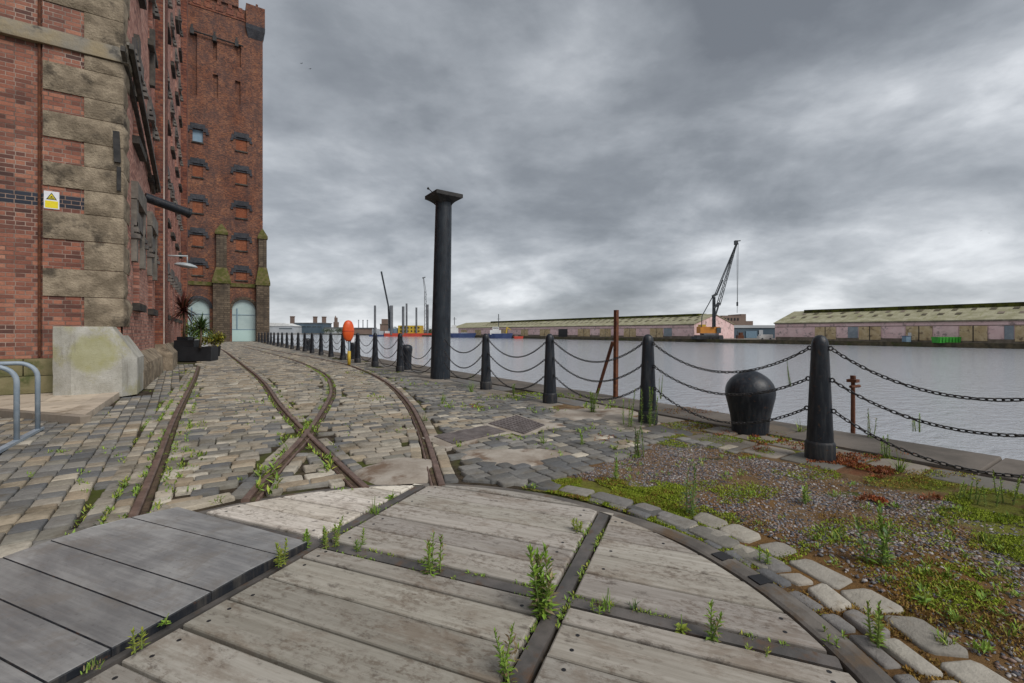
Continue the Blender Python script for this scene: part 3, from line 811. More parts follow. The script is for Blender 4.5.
# raised flagged pavement by the warehouse
mb = MB()
pr = random.Random(4)
PN = Vector((-.77, -.64)); P0 = Vector((-1.42, 8.12))
def cut_half(poly, o=0.0):
    """keep the part of a polygon behind the pavement's front edge"""
    out = []
    f = lambda p: (Vector(p) - P0).dot(PN) + o
    for i in range(len(poly)):
        a, b = poly[i], poly[(i + 1) % len(poly)]; fa, fb = f(a), f(b)
        if fa <= 0: out.append(a)
        if fa * fb < 0:
            t = fa / (fa - fb); out.append((a[0] + (b[0] - a[0]) * t, a[1] + (b[1] - a[1]) * t))
    return out
def slab(mb, poly, z0, z1, col):
    if len(poly) < 3: return
    mb.rings([[(*p, z0) for p in poly], [(*p, z1 - .006) for p in poly], [(*p, z1) for p in grow(poly, .985)]], col)
y = 7.6
while y < 11.66:
    x = -1.66
    while x > -10:
        w = pr.uniform(.55, .75); k = pr.uniform(.9, 1.1)
        q = [(x - w + .003, y + .003), (x - .003, y + .003), (x - .003, min(y + .5, 11.66) - .003), (x - w + .003, min(y + .5, 11.66) - .003)]
        slab(mb, cut_half(q, .125), -.03, .08, (0.46 * k, 0.385 * k, 0.30 * k)); x -= w
    y += .5
kd = Vector((-.64, .77)); s_ = 0.0
while s_ < 9:                      # kerb stones
    w = pr.uniform(.8, 1.1); k = pr.uniform(.75, 1)
    a = P0 + kd * (s_ + .004); b = P0 + kd * (s_ + w - .004); n_ = -PN * .118
    slab(mb, [tuple(a), tuple(a + n_), tuple(b + n_), tuple(b)][::-1], -.06, .084, (0.24 * k, 0.2 * k, 0.16 * k)); s_ += w
y = 8.12
while y < 11.2:
    k = pr.uniform(.85, 1.1)
    slab(mb, cut_half([(-1.655, y + .004), (-1.40, y + .004), (-1.40, y + .74), (-1.655, y + .74)], .125), -.06, .087, (0.42 * k, 0.35 * k, 0.275 * k)); y += .75
struct('flagged_pavement', mb, M['flag'], smooth=True, angle=40, vcol=True)

# ------------------------------------------------------------------ the water's edge: worn flags and coping
mb = MB()
x_lines = [4.52, 5.02, 5.46]
for i in range(2):
    y = -3.0
    while y < 66:
        l = pr.uniform(.35, .85)
        cx = (x_lines[i] + x_lines[i + 1]) / 2 + pr.uniform(-.02, .02)
        k = pr.uniform(.75, 1.1)
        base = pr.choice([(0.20, 0.175, 0.145), (0.15, 0.14, 0.12), (0.25, 0.22, 0.185), (0.13, 0.125, 0.12)])
        if pr.random() > .12:
            sett(mb, (cx, y + l / 2), (0, 1), (1, 0), l - .03, x_lines[i + 1] - x_lines[i] - .03, tuple(k * c for c in base), pr, pr.uniform(-.022, -.004), .35, (.03, .1), .016)
        y += l
struct('edge_flagstones', mb, M['flag'], smooth=True, angle=45, vcol=True)
mb = MB(); y = -6.0
while y < 67:
    l = pr.uniform(1.1, 1.7); k = pr.uniform(.85, 1.1); z = pr.uniform(-.004, .006)
    a = [(5.47, y + .006), (EDGE, y + .006), (EDGE, y + l - .006), (5.47, y + l - .006)]
    g_ = grow(a, .985)
    mb.rings([[(*p, -.5) for p in a], [(*p, z - .03) for p in a], [(*p, z - .008) for p in grow(a, .993)], [(*p, z) for p in g_]], (k, k, k))
    y += l
struct('coping_stones', mb, M['coping'], smooth=True, angle=50)

# ------------------------------------------------------------------ turntable
tt = thing('turntable', 'round railway turntable of weathered grey planks with steel plates over one side', 'turntable', tuple(TT_C))
def W(a, b, z): 
    p = TT_C + _a * a + _b * b
    return (p.x, p.y, z)
R_DECK = 1.915
def plank_ring(a0, a1, b0, b1, e, R, n=9):
    """outline of a plank (a range across, b range along), cut by the circle"""
    a0, a1 = a0 + e, a1 - e
    def lim(a, b, s):
        m = math.sqrt(max(0.0, (R - e) ** 2 - a * a)); bb = (b - e) if s > 0 else (b + e)
        return min(bb, m) if s > 0 else max(bb, -m)
    out = []
    for k in range(n): 
        a = a0 + (a1 - a0) * k / (n - 1); out.append((a, lim(a, b1, 1)))
    for k in range(n):
        a = a1 + (a0 - a1) * k / (n - 1); out.append((a, lim(a, b0, -1)))
    return out
kr = random.Random(21)
def deck(name, a0, a1, b0, b1, tone=1.0, start=None, width=0.205, label=None):
    m = MB(); holes = []
    a = a0
    while a < a1 - 0.02:
        w = min(width * kr.uniform(.95, 1.05), a1 - a)
        if a1 - (a + w) < 0.06: w = a1 - a
        mid = a + w / 2
        if abs(mid) < R_DECK - .03:
            far = math.sqrt(R_DECK ** 2 - mid ** 2)
            if min(b1, far) - max(b0, -far) > 0.08:
                k = tone * kr.uniform(.76, 1.14); cc = (k, k * kr.uniform(.97, 1.0), k * kr.uniform(.94, 1.0))
                z = kr.uniform(-.004, .003)
                rg = []
                for e, zz in ((0.007, -.06), (0.007, z - .010), (0.0095, z - .004), (0.016, z)):
                    rg.append([W(*q, zz) for q in plank_ring(a, a + w, b0, b1, e, R_DECK)])
                m.rings(rg, cc)
                lo, hi = max(b0, -far), min(b1, far)
                for bb in (lo + .09, hi - .09):      # bolt holes near the plank ends
                    for aa in (a + w * .28, a + w * .72):
                        if kr.random() < .6 and math.hypot(aa, bb) < R_DECK - .05:
                            c = Vector(W(aa, bb, z + .0006))
                            hm_ = MB(); holes.append(hm_); hm_.add([(c.x + .009 * math.cos(t * PI / 4), c.y + .009 * math.sin(t * PI / 4), c.z) for t in range(8)], [tuple(range(8))])
        a += w
    o = m.build(name, M['wood'], tt, vcol=True)
    if label: o['label'] = label
    for hm_ in holes: hm_.build('bolt_hole', M['dark'], o)
S_ = 0.672
deck('timber_deck', -S_, S_, -S_, S_, 0.92)
deck('timber_deck', 0.763, R_DECK, -S_, S_, 1.0)
deck('timber_deck', 0.763, R_DECK, 0.763, R_DECK, 1.05)
deck('timber_deck', -S_, S_, 0.763, R_DECK, 1.0)
deck('timber_deck', -R_DECK, -0.763, -S_, S_, 0.95)
deck('timber_deck', -R_DECK, -0.763, 0.763, R_DECK, 0.95)
deck('timber_deck', 0.763, R_DECK, -R_DECK, -0.763, 1.75, label='palest section of planking, beside the steel plates')
# rails of the turntable
G_ = 0.7175
def ttbar(a0, b0, a1, b1, w, z0, z1, m):
    m.bar(W(a0, b0, (z0 + z1) / 2), W(a1, b1, (z0 + z1) / 2), w, z1 - z0)
for s in (1, -1):
    q = math.sqrt(R_DECK ** 2 - G_ ** 2)
    m = MB(); ttbar(-q, s * G_, q, s * G_, 0.066, -.055, -.006, m); m.build('rail', M['iron'], tt)
    m = MB()
    for u0, u1 in ((-q, -G_ - .037), (-G_ + .037, G_ - .037), (G_ + .037, q)): ttbar(s * G_, u0, s * G_, u1, 0.066, -.055, -.008, m)
    m.build('rail', M['iron'], tt)
m = MB()
n = 72
def rim_z(k, z):          # the rim lies deeper, silted up, on the side of the tracks
    a = math.degrees(2 * PI * k / n); return z - .03 * min(1, max(0, (a - 52) / 14)) * (1 if a < 270 else 0)
rg = [[W(rad * math.sin(2 * PI * k / n), rad * math.cos(2 * PI * k / n), rim_z(k, z)) for k in range(n)] for rad, z in ((1.926, -.06), (1.926, -.004), (1.94, .004), (1.99, .010), (2.035, .0), (2.048, -.06))]
for i in range(len(rg) - 1):
    for k in range(n):
        m.quad(rg[i][k], rg[i][(k + 1) % n], rg[i + 1][(k + 1) % n], rg[i + 1][k])
m.build('rim', M['rim'], tt, smooth=True, angle=35)
m = MB()
for deg in (37.5, 44.5):
    m = MB(); a = math.radians(deg); p = 1.985
    c0 = (p * math.sin(a), p * math.cos(a)); td = (math.cos(a), -math.sin(a)); rd = (math.sin(a), math.cos(a))
    q = [W(c0[0] + td[0] * u + rd[0] * v, c0[1] + td[1] * u + rd[1] * v, .0115) for u, v in ((-.038, -.04), (.038, -.04), (.038, .035), (-.038, .035))]
    m.rings([[(x, y, z - .02) for x, y, z in q], q]); m.build('latch_pocket', M['dark'], tt)
m = MB(); m.rings([[W(2.028 * math.sin(2 * PI * k / 60), 2.028 * math.cos(2 * PI * k / 60), z) for k in range(60)] for z in (-.2, -.052)]); m.build('pit', M['pit'], tt)
# steel plates laid over the side beside the warehouse
pl = tt
edges = [0.70, 0.46, 0.10, -0.09, -0.275, -0.455, -0.64, -0.83, -1.02, -1.21, -1.4, -1.6, -1.82]
for i in range(len(edges) - 1):
    a1, a0 = edges[i], edges[i + 1]
    m = MB(); k = kr.uniform(.84, 1.16)
    RR = 2.045
    rg = []
    for e, zz in ((0.0, -.004), (0.0, .024), (0.003, .029), (0.007, .0305)):
        ring = plank_ring(a0 + .001, a1 - .001, -RR, -0.715, e, RR, 13)
        if i == 0:
            ring = [(a - max(0, (b + .95)) ** 2 * 1.1 * ((a - a0) / (a1 - a0)), b) for a, b in ring]
        rg.append([W(*q, zz + (0.018 * max(0, 1 - abs((q[0] - .28) / .5)) if zz > 0 else 0)) for q in ring])
    m.rings(rg, (k, k, k))
    nf = len(rg[0]) * (len(rg) - 1); m.m[:] = [1 if (k < 2 * len(rg[0])) else 0 for k in range(len(m.f))]
    m.build('steel_plate', [M['steel'], M['black_base']], tt, vcol=True)

# rings of stone round the gravel side
mb = MB(); rr = random.Random(9)
def ring(rad, w, l0, l1, a0, a1, pal, skip=0.0, zlo=-.012, zhi=.0, rough=1.0):
    ang = a0
    while ang < a1:
        l = rr.uniform(l0, l1); da = l / rad; am = ang + da / 2
        cdir = _a * math.sin(am) + _b * math.cos(am); td = _a * math.cos(am) - _b * math.sin(am)
        p = TT_C + cdir * (rad + rr.uniform(-.012, .012)); k = rr.uniform(.85, 1.12); c = rr.choice(pal)
        if rr.random() > skip:
            sett(mb, (p.x, p.y), (td.x, td.y), (cdir.x, cdir.y), l - rr.uniform(.02, .045), w * rr.uniform(.86, 1.0), tuple(k * x for x in c), rr, rr.uniform(zlo, zhi), rough, (.05, .18), .016)
        ang += da
GREYS = [(0.17, 0.165, 0.16), (0.14, 0.14, 0.142), (0.22, 0.205, 0.19), (0.19, 0.18, 0.17)]
BUFF = [(0.36, 0.325, 0.275), (0.31, 0.285, 0.24), (0.40, 0.37, 0.315), (0.27, 0.25, 0.215), (0.34, 0.30, 0.24)]
ring(2.102, .085, .13, .22, math.radians(-50), math.radians(72), GREYS, 0, -.016, -.004, rough=1.4)
ring(2.208, .115, .13, .22, math.radians(-50), math.radians(62), BUFF + GREYS[2:], 0, -.014, -.003, rough=2.2)
ring(2.368, .185, .17, .31, math.radians(-50), math.radians(55), BUFF, 0, -.016, -.004, rough=1.9)
struct('ring_stones', mb, M['ringstone'], smooth=True, angle=50, vcol=True)

def bedz_(x, y):
    return -.022 + .02 * mnoise.noise((x * 1.7, y * 1.7, 5)) + .008 * mnoise.noise((x * 8, y * 8, 1))
# ------------------------------------------------------------------ gravel
MOSSY = []      # (x, y, rx, ry, colour): ground cover growing in the bed
for (px, py, rx, ry, c) in [(600, 490, 66, 16, 'g'), (565, 483, 34, 9, 'g'), (640, 503, 44, 14, 'g'), (660, 520, 24, 12, 'g'), (690, 545, 22, 12, 'o'), (985, 505, 60, 20, 'g'), (1015, 540, 40, 34, 'g'), (700, 440, 50, 8, 'g'), (760, 450, 30, 7, 'o'), (845, 462, 40, 8, 'r'), (880, 470, 20, 6, 'r'), (900, 455, 50, 8, 'g'),
                            (930, 480, 60, 9, 'g'), (900, 590, 110, 40, 'o'), (800, 545, 90, 25, 'o'), (960, 630, 80, 40, 'o'), (740, 500, 40, 10, 'o'), (690, 412, 34, 5, 'r'), (640, 402, 40, 5, 'g'), (810, 447, 30, 5, 'g'), (940, 560, 60, 20, 'o')]:
    x, y = G(px, py); x2, y2 = G(px + rx, py); x3, y3 = G(px, py + ry)
    MOSSY.append((x, y, (x2 - x, y2 - y), (x3 - x, y3 - y), c))
MC = {'g': (.15, .165, .025), 'o': (.19, .095, .022), 'r': (.17, .055, .025)}
def bedcol(x, y):
    n = mnoise.noise((x * 3.1, y * 3.1, 7)) + .6 * mnoise.noise((x * 9, y * 9, 3)) + .3 * mnoise.noise((x * 22, y * 22, 3))
    c = Vector((.145, .082, .034)).lerp(Vector((.22, .15, .085)), min(1, max(0, .5 + n * .6)))
    for mx, my, u, v, k in MOSSY:
        dx, dy = x - mx, y - my; det = u[0] * v[1] - u[1] * v[0]
        s1 = (dx * v[1] - dy * v[0]) / det; s2 = (dy * u[0] - dx * u[1]) / det
        w = 1.15 - math.hypot(s1, s2) + n * .45
        if w > 0: c = c.lerp(Vector(MC[k]), min(.9 if k == 'g' else .5, w * 2.0))
    return tuple(c)
mb = MB(); nx, ny = 200, 230
vs = []; fs = []
for j in range(ny + 1):
    for i in range(nx + 1):
        x = 0.6 + 4.86 * i / nx; y = -2.2 + 8.2 * j / ny
        rad = math.hypot(x - TT_C.x, y - TT_C.y)
        z = bedz_(x, y)
        f = min(1, max(0, (rad - 2.3) / .4)); z = z * f + (1 - f) * -.028
        g = min(1, max(0, (4.6 - x) / .25)); z = z * g + (1 - g) * (-.024 + .006 * mnoise.noise((x * 7, y * 7, 2)))
        vs.append((x, y, z))
for j in range(ny):
    for i in range(nx):
        x, y = vs[j * (nx + 1) + i][:2]
        if math.hypot(x + .01 - TT_C.x, y + .02 - TT_C.y) > 2.06 and (y < GY0(x) + .12 or x > 4.48):
            mb.add([vs[j * (nx + 1) + i], vs[j * (nx + 1) + i + 1], vs[(j + 1) * (nx + 1) + i + 1], vs[(j + 1) * (nx + 1) + i]], [(0, 1, 2, 3)], bedcol(x, y))
struct('gravel_bed', mb, M['gravelbed'], vcol=True)
def bedz(x, y):
    return -.022 + .02 * mnoise.noise((x * 1.7, y * 1.7, 5)) + .008 * mnoise.noise((x * 8, y * 8, 1))

PEB = [(0.06, 0.062, 0.075), (0.09, 0.09, 0.105), (0.045, 0.047, 0.06), (0.13, 0.125, 0.13), (0.2, 0.19, 0.19), (0.27, 0.25, 0.24), (0.36, 0.33, 0.31), (0.22, 0.15, 0.12), (0.16, 0.10, 0.075), (0.2, 0.13, 0.10), (0.15, 0.15, 0.17)]
import bmesh
bm_ = bmesh.new(); bmesh.ops.create_icosphere(bm_, subdivisions=1, radius=1.0)
ICOV = np.array([v.co[:] for v in bm_.verts]); ICOF = [tuple(v.index for v in f.verts) for f in bm_.faces]; bm_.free()
mb = MB(); gr = random.Random(31); cnt = 0
while cnt < 30000:
    x = gr.uniform(1.1, 4.5); y = gr.uniform(-1.6, 3.4)
    if not in_gravel(x, y): continue
    dd = depth(x, y)
    if dd < 1.0 or abs(CS * x - CT * y) > dd * 1.5: 
        if gr.random() > .2: continue
    rad = math.hypot(x - TT_C.x, y - TT_C.y)
    if rad < 2.48: continue
    cl = mnoise.noise((x * 2.2, y * 2.2, 9.0)) + .35 * mnoise.noise((x * 6, y * 6, 2.0))
    edge = min(1, (rad - 2.4) / .3)
    if gr.random() > (0.62 + cl * .85) * (.35 + .65 * edge): continue
    s = 0.0034 + 0.0105 * gr.random() ** 2.4
    if dd > 3.2: s = max(s, .0055)
    a = gr.uniform(0, PI); ca, sa = math.cos(a), math.sin(a)
    sx, sy, sz = s * gr.uniform(.8, 1.35), s * gr.uniform(.6, 1), s * gr.uniform(.35, .7)
    V = ICOV * (sx, sy, sz) * np.array([[gr.uniform(.82, 1.15)] for _ in range(len(ICOV))])
    t = gr.uniform(-.3, .3)
    X = V[:, 0] * ca - V[:, 1] * sa + x; Y = V[:, 0] * sa + V[:, 1] * ca + y; Z = V[:, 2] + V[:, 0] * t + bedz(x, y) + sz * .1
    k = gr.uniform(.75, 1.25); c = gr.choice(PEB)
    mb.add(np.stack([X, Y, Z], 1).tolist(), ICOF, tuple(k * q for q in c))
    cnt += 1
tag(mb.build('gravel', M['pebble'], None, smooth=True, vcol=True), 'loose dark and white pebbles bedded in brown moss', 'gravel', None, 'stuff')
# ================================================================== WAREHOUSE
ZT = 24.0
def wall_plane(mb, axis, const, u0, u1, z0, z1, holes, depth_, outward):
    """a wall in the plane axis=const with real openings and reveals; holes: (u0,u1,z0,z1)"""
    us = sorted({u0, u1, *[h[0] for h in holes], *[h[1] for h in holes]}); zs = sorted({z0, z1, *[h[2] for h in holes], *[h[3] for h in holes]})
    pt = (lambda u, z, o=0.0: (const + o, u, z)) if axis == 'x' else (lambda u, z, o=0.0: (u, const + o, z))
    for i in range(len(us) - 1):
        for j in range(len(zs) - 1):
            uc, zc = (us[i] + us[i + 1]) / 2, (zs[j] + zs[j + 1]) / 2
            if any(h[0] < uc < h[1] and h[2] < zc < h[3] for h in holes): continue
            mb.quad(pt(us[i], zs[j]), pt(us[i + 1], zs[j]), pt(us[i + 1], zs[j + 1]), pt(us[i], zs[j + 1]))
    d = -depth_ * outward
    for a, b, c, e in holes:
        mb.quad(pt(a, c), pt(a, e), pt(a, e, d), pt(a, c, d)); mb.quad(pt(b, c), pt(b, c, d), pt(b, e, d), pt(b, e))
        mb.quad(pt(a, c), pt(a, c, d), pt(b, c, d), pt(b, c)); mb.quad(pt(a, e), pt(b, e), pt(b, e, d), pt(a, e, d))

wh = thing('brick_warehouse', 'tall red brick dock warehouse with rugged stone corner, its flank running away along the track', 'warehouse', (WALLX, FRONTY, 0))
PIER0, PIER1 = 17.95, 19.9
LEN = 34.3
# flank windows: (y0, y1, z0, z1)
levels = [(1.85, 3.55), (5.55, 7.3), (9.3, 11.0), (13.0, 14.7), (16.7, 18.4), (20.4, 22.1)]
cols = [(13.1, 14.2), (16.1, 17.2), (21.8, 22.9), (24.8, 25.9), (27.8, 28.9), (30.8, 31.9)]
M['lintel_stone'] = m_plain('grey_lintel_stone', (.09, .085, .082, 1), (.2, .18, .16, 1), 2.5, .9, .4, .02, spec=.2)
wins = [(a, b, c, d) for (a, b) in cols for (c, d) in levels]
m = MB()
wall_plane(m, 'x', WALLX, FRONTY + .02, LEN, 0.0, ZT, wins, 0.34, 1)
m.quad((-22, LEN, 0), (WALLX, LEN, 0), (WALLX, LEN, ZT), (-22, LEN, ZT))
m.quad((-22, FRONTY + .1, ZT), (WALLX, FRONTY + .1, ZT), (WALLX, LEN, ZT), (-22, LEN, ZT))
m.build('flank_wall', M['brick_side'], wh)
m = MB()
XP = -2.555           # the corner pier stands 5 cm proud of the end wall
m.box(-22, XP - .02, FRONTY + .05, FRONTY + .4, 0.72, ZT)
m.build('end_wall', M['brick'], wh)
m = MB(); m.box(XP, WALLX - .03, FRONTY, FRONTY + .6, 0.72, ZT); m.build('corner_pier', M['brick'], wh)
# corner stones
def rock(mb, x0, x1, y0, y1, z0, z1, amp=0.045, seed=0, nu=16, nv=9, flank=True):
    """rock-faced stone: rough -Y face and rough +X face"""
    L = max(.2, x1 - x0)
    nu = max(6, int(L * 16))
    def dsp(u, v, s):
        e = min(1, min(u, 1 - u) * 7, min(v, 1 - v) * 4.5)
        return amp * e * (.55 + .9 * mnoise.fractal((u * L * 3.5 + s * 7.1, v * 1.7 + s * 3.3, s), 1.0, 2.0, 4))
    g = [[(x0 + (x1 - x0) * i / nu, y0 - dsp(i / nu, j / nv, seed + .37), z0 + (z1 - z0) * j / nv) for i in range(nu + 1)] for j in range(nv + 1)]
    vs = [p for row in g for p in row]
    mb.add(vs, [(j * (nu + 1) + i, j * (nu + 1) + i + 1, (j + 1) * (nu + 1) + i + 1, (j + 1) * (nu + 1) + i) for j in range(nv) for i in range(nu)])
    ny = 9
    g = [[(x1 + dsp(i / ny, j / nv, seed + 5.7) * 1.0, y0 + (y1 - y0) * i / ny, z0 + (z1 - z0) * j / nv) for i in range(ny + 1)] for j in range(nv + 1)]
    vs = [p for row in g for p in row]
    mb.add(vs, [(j * (ny + 1) + i, j * (ny + 1) + i + 1, (j + 1) * (ny + 1) + i + 1, (j + 1) * (ny + 1) + i) for j in range(nv) for i in range(ny)])
    mb.box(x0, x1 - .001, y0 + .001, y1, z0, z1)
courses = [1.30, 1.86, 2.38, 2.92, 3.43, 3.89, 4.34, 4.79, 5.27, 5.65, 6.18, 6.46]
mA = MB()
long_ = False
qr = random.Random(2)
for i in range(len(courses) - 1):
    z0, z1 = courses[i] + .006, courses[i + 1] - .006
    lng = i % 2 == 1
    rock(mA, -2.545 if lng else -1.985, WALLX + .015, FRONTY - .022, FRONTY + (.42 if lng else .8), z0, z1, seed=i + .5, amp=.032 if i not in (0, 7) else .065)
mA.build('quoin_stones', M['sandstone'], wh, smooth=True, angle=50)
mB = MB(); z = 6.76; i = 0
while z < ZT - .6:
    lng = i % 2 == 1
    rock(mB, -2.545 if lng else -1.985, WALLX + .015, FRONTY - .022, FRONTY + (.42 if lng else .8), z + .006, z + .50, seed=i + 40.5)
    z += .506; i += 1
mB.build('quoin_stones', M['sandstone'], wh, smooth=True, angle=50)
m = MB(); rock(m, -22, WALLX + .1, FRONTY - .06, FRONTY + .5, 6.47, 6.75, .03, 77.7); m.build('string_course', M['string'], wh, smooth=True, angle=50)
m = MB()
x = -22
while x < -2.4:
    rock(m, x + .01, min(x + 1.1, -2.4) - .01, FRONTY - .03, FRONTY + .3, 0.09, .40, .02, x); x += 1.1
x = -21.5
while x < -2.4:
    rock(m, x + .01, min(x + 1.1, -2.4) - .01, FRONTY - .01, FRONTY + .3, 0.41, .715, .02, x); x += 1.1
m.build('base_course', M['algae_stone'], wh, smooth=True, angle=50)
m = MB(); halves = []
y = FRONTY + .6
while y < LEN:                       # rough battered plinth along the flank
    if not (PIER0 - .4 < y + .5 < PIER1 + .4):
        l = min(1.2, LEN - y)
        n = 10; rg = []
        prof = [(.27, 0), (.27, .36), (.25, .5), (.06, .72), (0, .74)]
        for xo, zo in prof:
            rg.append([(WALLX + xo + .02 * mnoise.noise((y * 3 + k, zo * 5, 1)) * (zo > 0), y + .008 + (l - .016) * k / n, zo) for k in range(n + 1)])
        for i in range(len(rg) - 1):
            for k in range(n): m.quad(rg[i][k], rg[i][k + 1], rg[i + 1][k + 1], rg[i + 1][k])
        m.add([rg[i][0] for i in range(5)] + [(WALLX, y + .008, 0)], [(0, 1, 2, 3, 4, 5)])
    else:
        if m.f: halves.append(m); m = MB()
    y += 1.2
for m in halves + [m]:
    if m.f: m.build('plinth', M['sandstone'], wh, smooth=True, angle=40)
# pier on the flank, with stone foot and a white cable
m = MB(); m.box(WALLX - .05, WALLX + .2, PIER0, PIER1, .8, ZT); pier = m.build('flank_pier', M['brick_pier'], wh)
m = MB()
for x0, y0, y1, z0, z1 in ((.46, PIER0 - .25, PIER1 + .25, 0, .45), ):
    a = [(WALLX, y0), (WALLX + x0, y0), (WALLX + x0, y1), (WALLX, y1)]
    b = [(WALLX, PIER0 - .03), (WALLX + .23, PIER0 - .03), (WALLX + .23, PIER1 + .03), (WALLX, PIER1 + .03)]
    m.rings([[(*p, 0) for p in a], [(*p, .5) for p in a], [(*p, .82) for p in b]])
m.build('stone_foot', M['sandstone'], pier, smooth=True, angle=30)
m = MB(); m.tube([(WALLX + .22, PIER0 + .05, .8), (WALLX + .22, PIER0 + .05, ZT)], .018, 6); m.build('cable', M['cream'], pier)
m = MB(); m.box(WALLX - .05, WALLX + .3, LEN - 1.3, LEN - .05, .8, ZT); m.build('flank_pier', M['brick_pier'], wh)
# windows of the flank
for k, (a, b, c, d) in enumerate(wins):
    m = MB(); m.box(WALLX - .36, WALLX - .33, a, b, c, d)
    w = m.build('window', M['glass_dark'], wh)
    m = MB(); fw = .05
    m.box(WALLX - .329, WALLX - .29, a, a + fw, c, d); m.box(WALLX - .329, WALLX - .29, b - fw, b, c, d)
    m.box(WALLX - .329, WALLX - .29, a + fw, b - fw, c, c + fw); m.box(WALLX - .329, WALLX - .29, a + fw, b - fw, d - fw, d)
    m.box(WALLX - .329, WALLX - .30, (a + b) / 2 - .02, (a + b) / 2 + .02, c + fw, d - fw)
    m.box(WALLX - .329, WALLX - .302, a + fw, b - fw, (c + d) / 2 - .02, (c + d) / 2 + .02)
    m.build('frame', M['black_old'], w)
    m = MB(); m.box(WALLX - .2, WALLX + .13, a - .12, b + .12, c - .17, c - .003); m.build('sill', M['sandstone_dark'], w)
    m = MB()
    m.box(WALLX - .02, WALLX + .05, a - .3, a - .004, d - .30, d + .12)        # toothed blue brick lintel
    m.box(WALLX - .02, WALLX + .05, b + .004, b + .3, d - .30, d + .12)
    m.box(WALLX - .02, WALLX + .075, a - .16, b + .16, d + .004, d + .38)
    for s in range(3): m.box(WALLX + .05, WALLX + .16 - s * .03, a - .3, a - .1, d - .30 + s * .14, d - .21 + s * .14)
    for s in range(3): m.box(WALLX + .05, WALLX + .16 - s * .03, b + .1, b + .3, d - .30 + s * .14, d - .21 + s * .14)
    m.build('lintel', M['lintel_stone'], w)
# pale stone surrounds of the lowest windows, iron straps and timbers fixed by the corner
for a, b in ((13.1, 14.2), (16.1, 17.2)):
    m = MB(); m.box(WALLX - .02, WALLX + .10, a - .27, a - .01, 2.75, 4.12); m.box(WALLX - .02, WALLX + .10, b + .01, b + .27, 2.75, 4.12); m.box(WALLX - .02, WALLX + .12, a - .27, b + .27, 4.1, 4.5)
    m.build('window_surround', M['grey_beam'], wh)
for dx, dz in ((0, 0), (.13, .08)):
    m = MB(); m.bar((WALLX + .04 + dx, 11.35, 6.62 + dz), (WALLX + .06 + dx, 16.9, 5.28 + dz), .07, .12); m.build('timber_beam', M['dark_timber'], wh)
m = MB(); m.bar((WALLX + .115, 11.4, 6.76), (WALLX + .135, 16.9, 5.43), .045, .06); m.build('timber_edge', M['grey_beam'], wh)
for q_ in ((WALLX, WALLX + .10, 13.2, 13.5, 6.5, 7.9), (WALLX, WALLX + .12, 16.4, 16.6, 8.2, 9.8)):
    m = MB(); m.box(*q_); m.build('loophole_hood', M['dark_timber'], wh)
m = MB(); m.tube([(WALLX + .05, 14.75, 4.62), (WALLX + 0.95, 15.1, 4.42)], .115, 14); m.tube([(WALLX + .93, 15.09, 4.424), (WALLX + .98, 15.11, 4.413)], .135, 14); m.build('chute_pipe', M['black_paint'], wh, smooth=True, angle=40)
m = MB(); m.bar((WALLX - .07, FRONTY - .05, 4.5), (WALLX - .09, FRONTY - .05, 5.1), .10, .07); m.build('iron_strap', M['black_old'], wh)
m = MB(); m.bar((WALLX - .05, FRONTY - .05, 3.95), (WALLX - .05, FRONTY - .05, 4.42), .06, .05)
m.build('iron_strap', M['black_old'], wh)
m = MB(); m.tube([(XP - .045, FRONTY + .03, .75), (XP - .045, FRONTY + .03, ZT)], .022, 6); m.build('conduit', M['rust'], wh)
for zz in (1.05, .62):
    pass
# warning sign on the corner pier
sx = (on_front(44, FRONTY) + on_front(59.5, FRONTY)) / 2; dS = depth(sx, FRONTY)
zt = HC + (H - 191.5) * dS / F; zb = HC + (H - 209) * dS / F
sg = thing('warning_sign', 'small yellow and white warning sign with a triangle on the brick corner', 'sign', (sx, FRONTY, zb))
hw = (on_front(59.5, FRONTY) - on_front(44, FRONTY)) / 2; yf = FRONTY - .012
m = MB(); m.box(sx - hw, sx + hw, FRONTY - .012, FRONTY - .002, zb, zt); m.build('plate', M['signwhite'], sg)
hh = zt - zb
m = MB(); m.box(sx - hw * .84, sx + hw * .84, yf - .002, yf + .001, zb + .05 * hh, zb + .45 * hh); m.build('caption_panel', M['signyellow'], sg)
m = MB(); tri = lambda s, y0, y1: m.add([(sx - hw * .72 * s, y0, zb + (.52 + .02 * (1 - s)) * hh), (sx + hw * .72 * s, y0, zb + (.52 + .02 * (1 - s)) * hh), (sx, y0, zb + (.52 + .4 * s) * hh)], [(0, 1, 2)])
tri(1.0, yf - .002, 0); tr = m.build('triangle', M['signblack'], sg)
m = MB(); m.add([(sx - hw * .5, yf - .004, zb + .56 * hh), (sx + hw * .5, yf - .004, zb + .56 * hh), (sx, yf - .004, zb + .85 * hh)], [(0, 1, 2)]); tr2 = m.build('triangle_field', M['signyellow'], tr)
m = MB()   # walking-figure-like blot of the pictogram
m.box(sx - .012, sx + .012, yf - .006, yf - .0045, zb + .67 * hh, zb + .73 * hh); m.box(sx - .05, sx + .03, yf - .006, yf - .0045, zb + .58 * hh, zb + .60 * hh); m.box(sx - .03, sx + .045, yf - .006, yf - .0045, zb + .62 * hh, zb + .645 * hh)
m.build('pictogram', M['signblack'], tr)

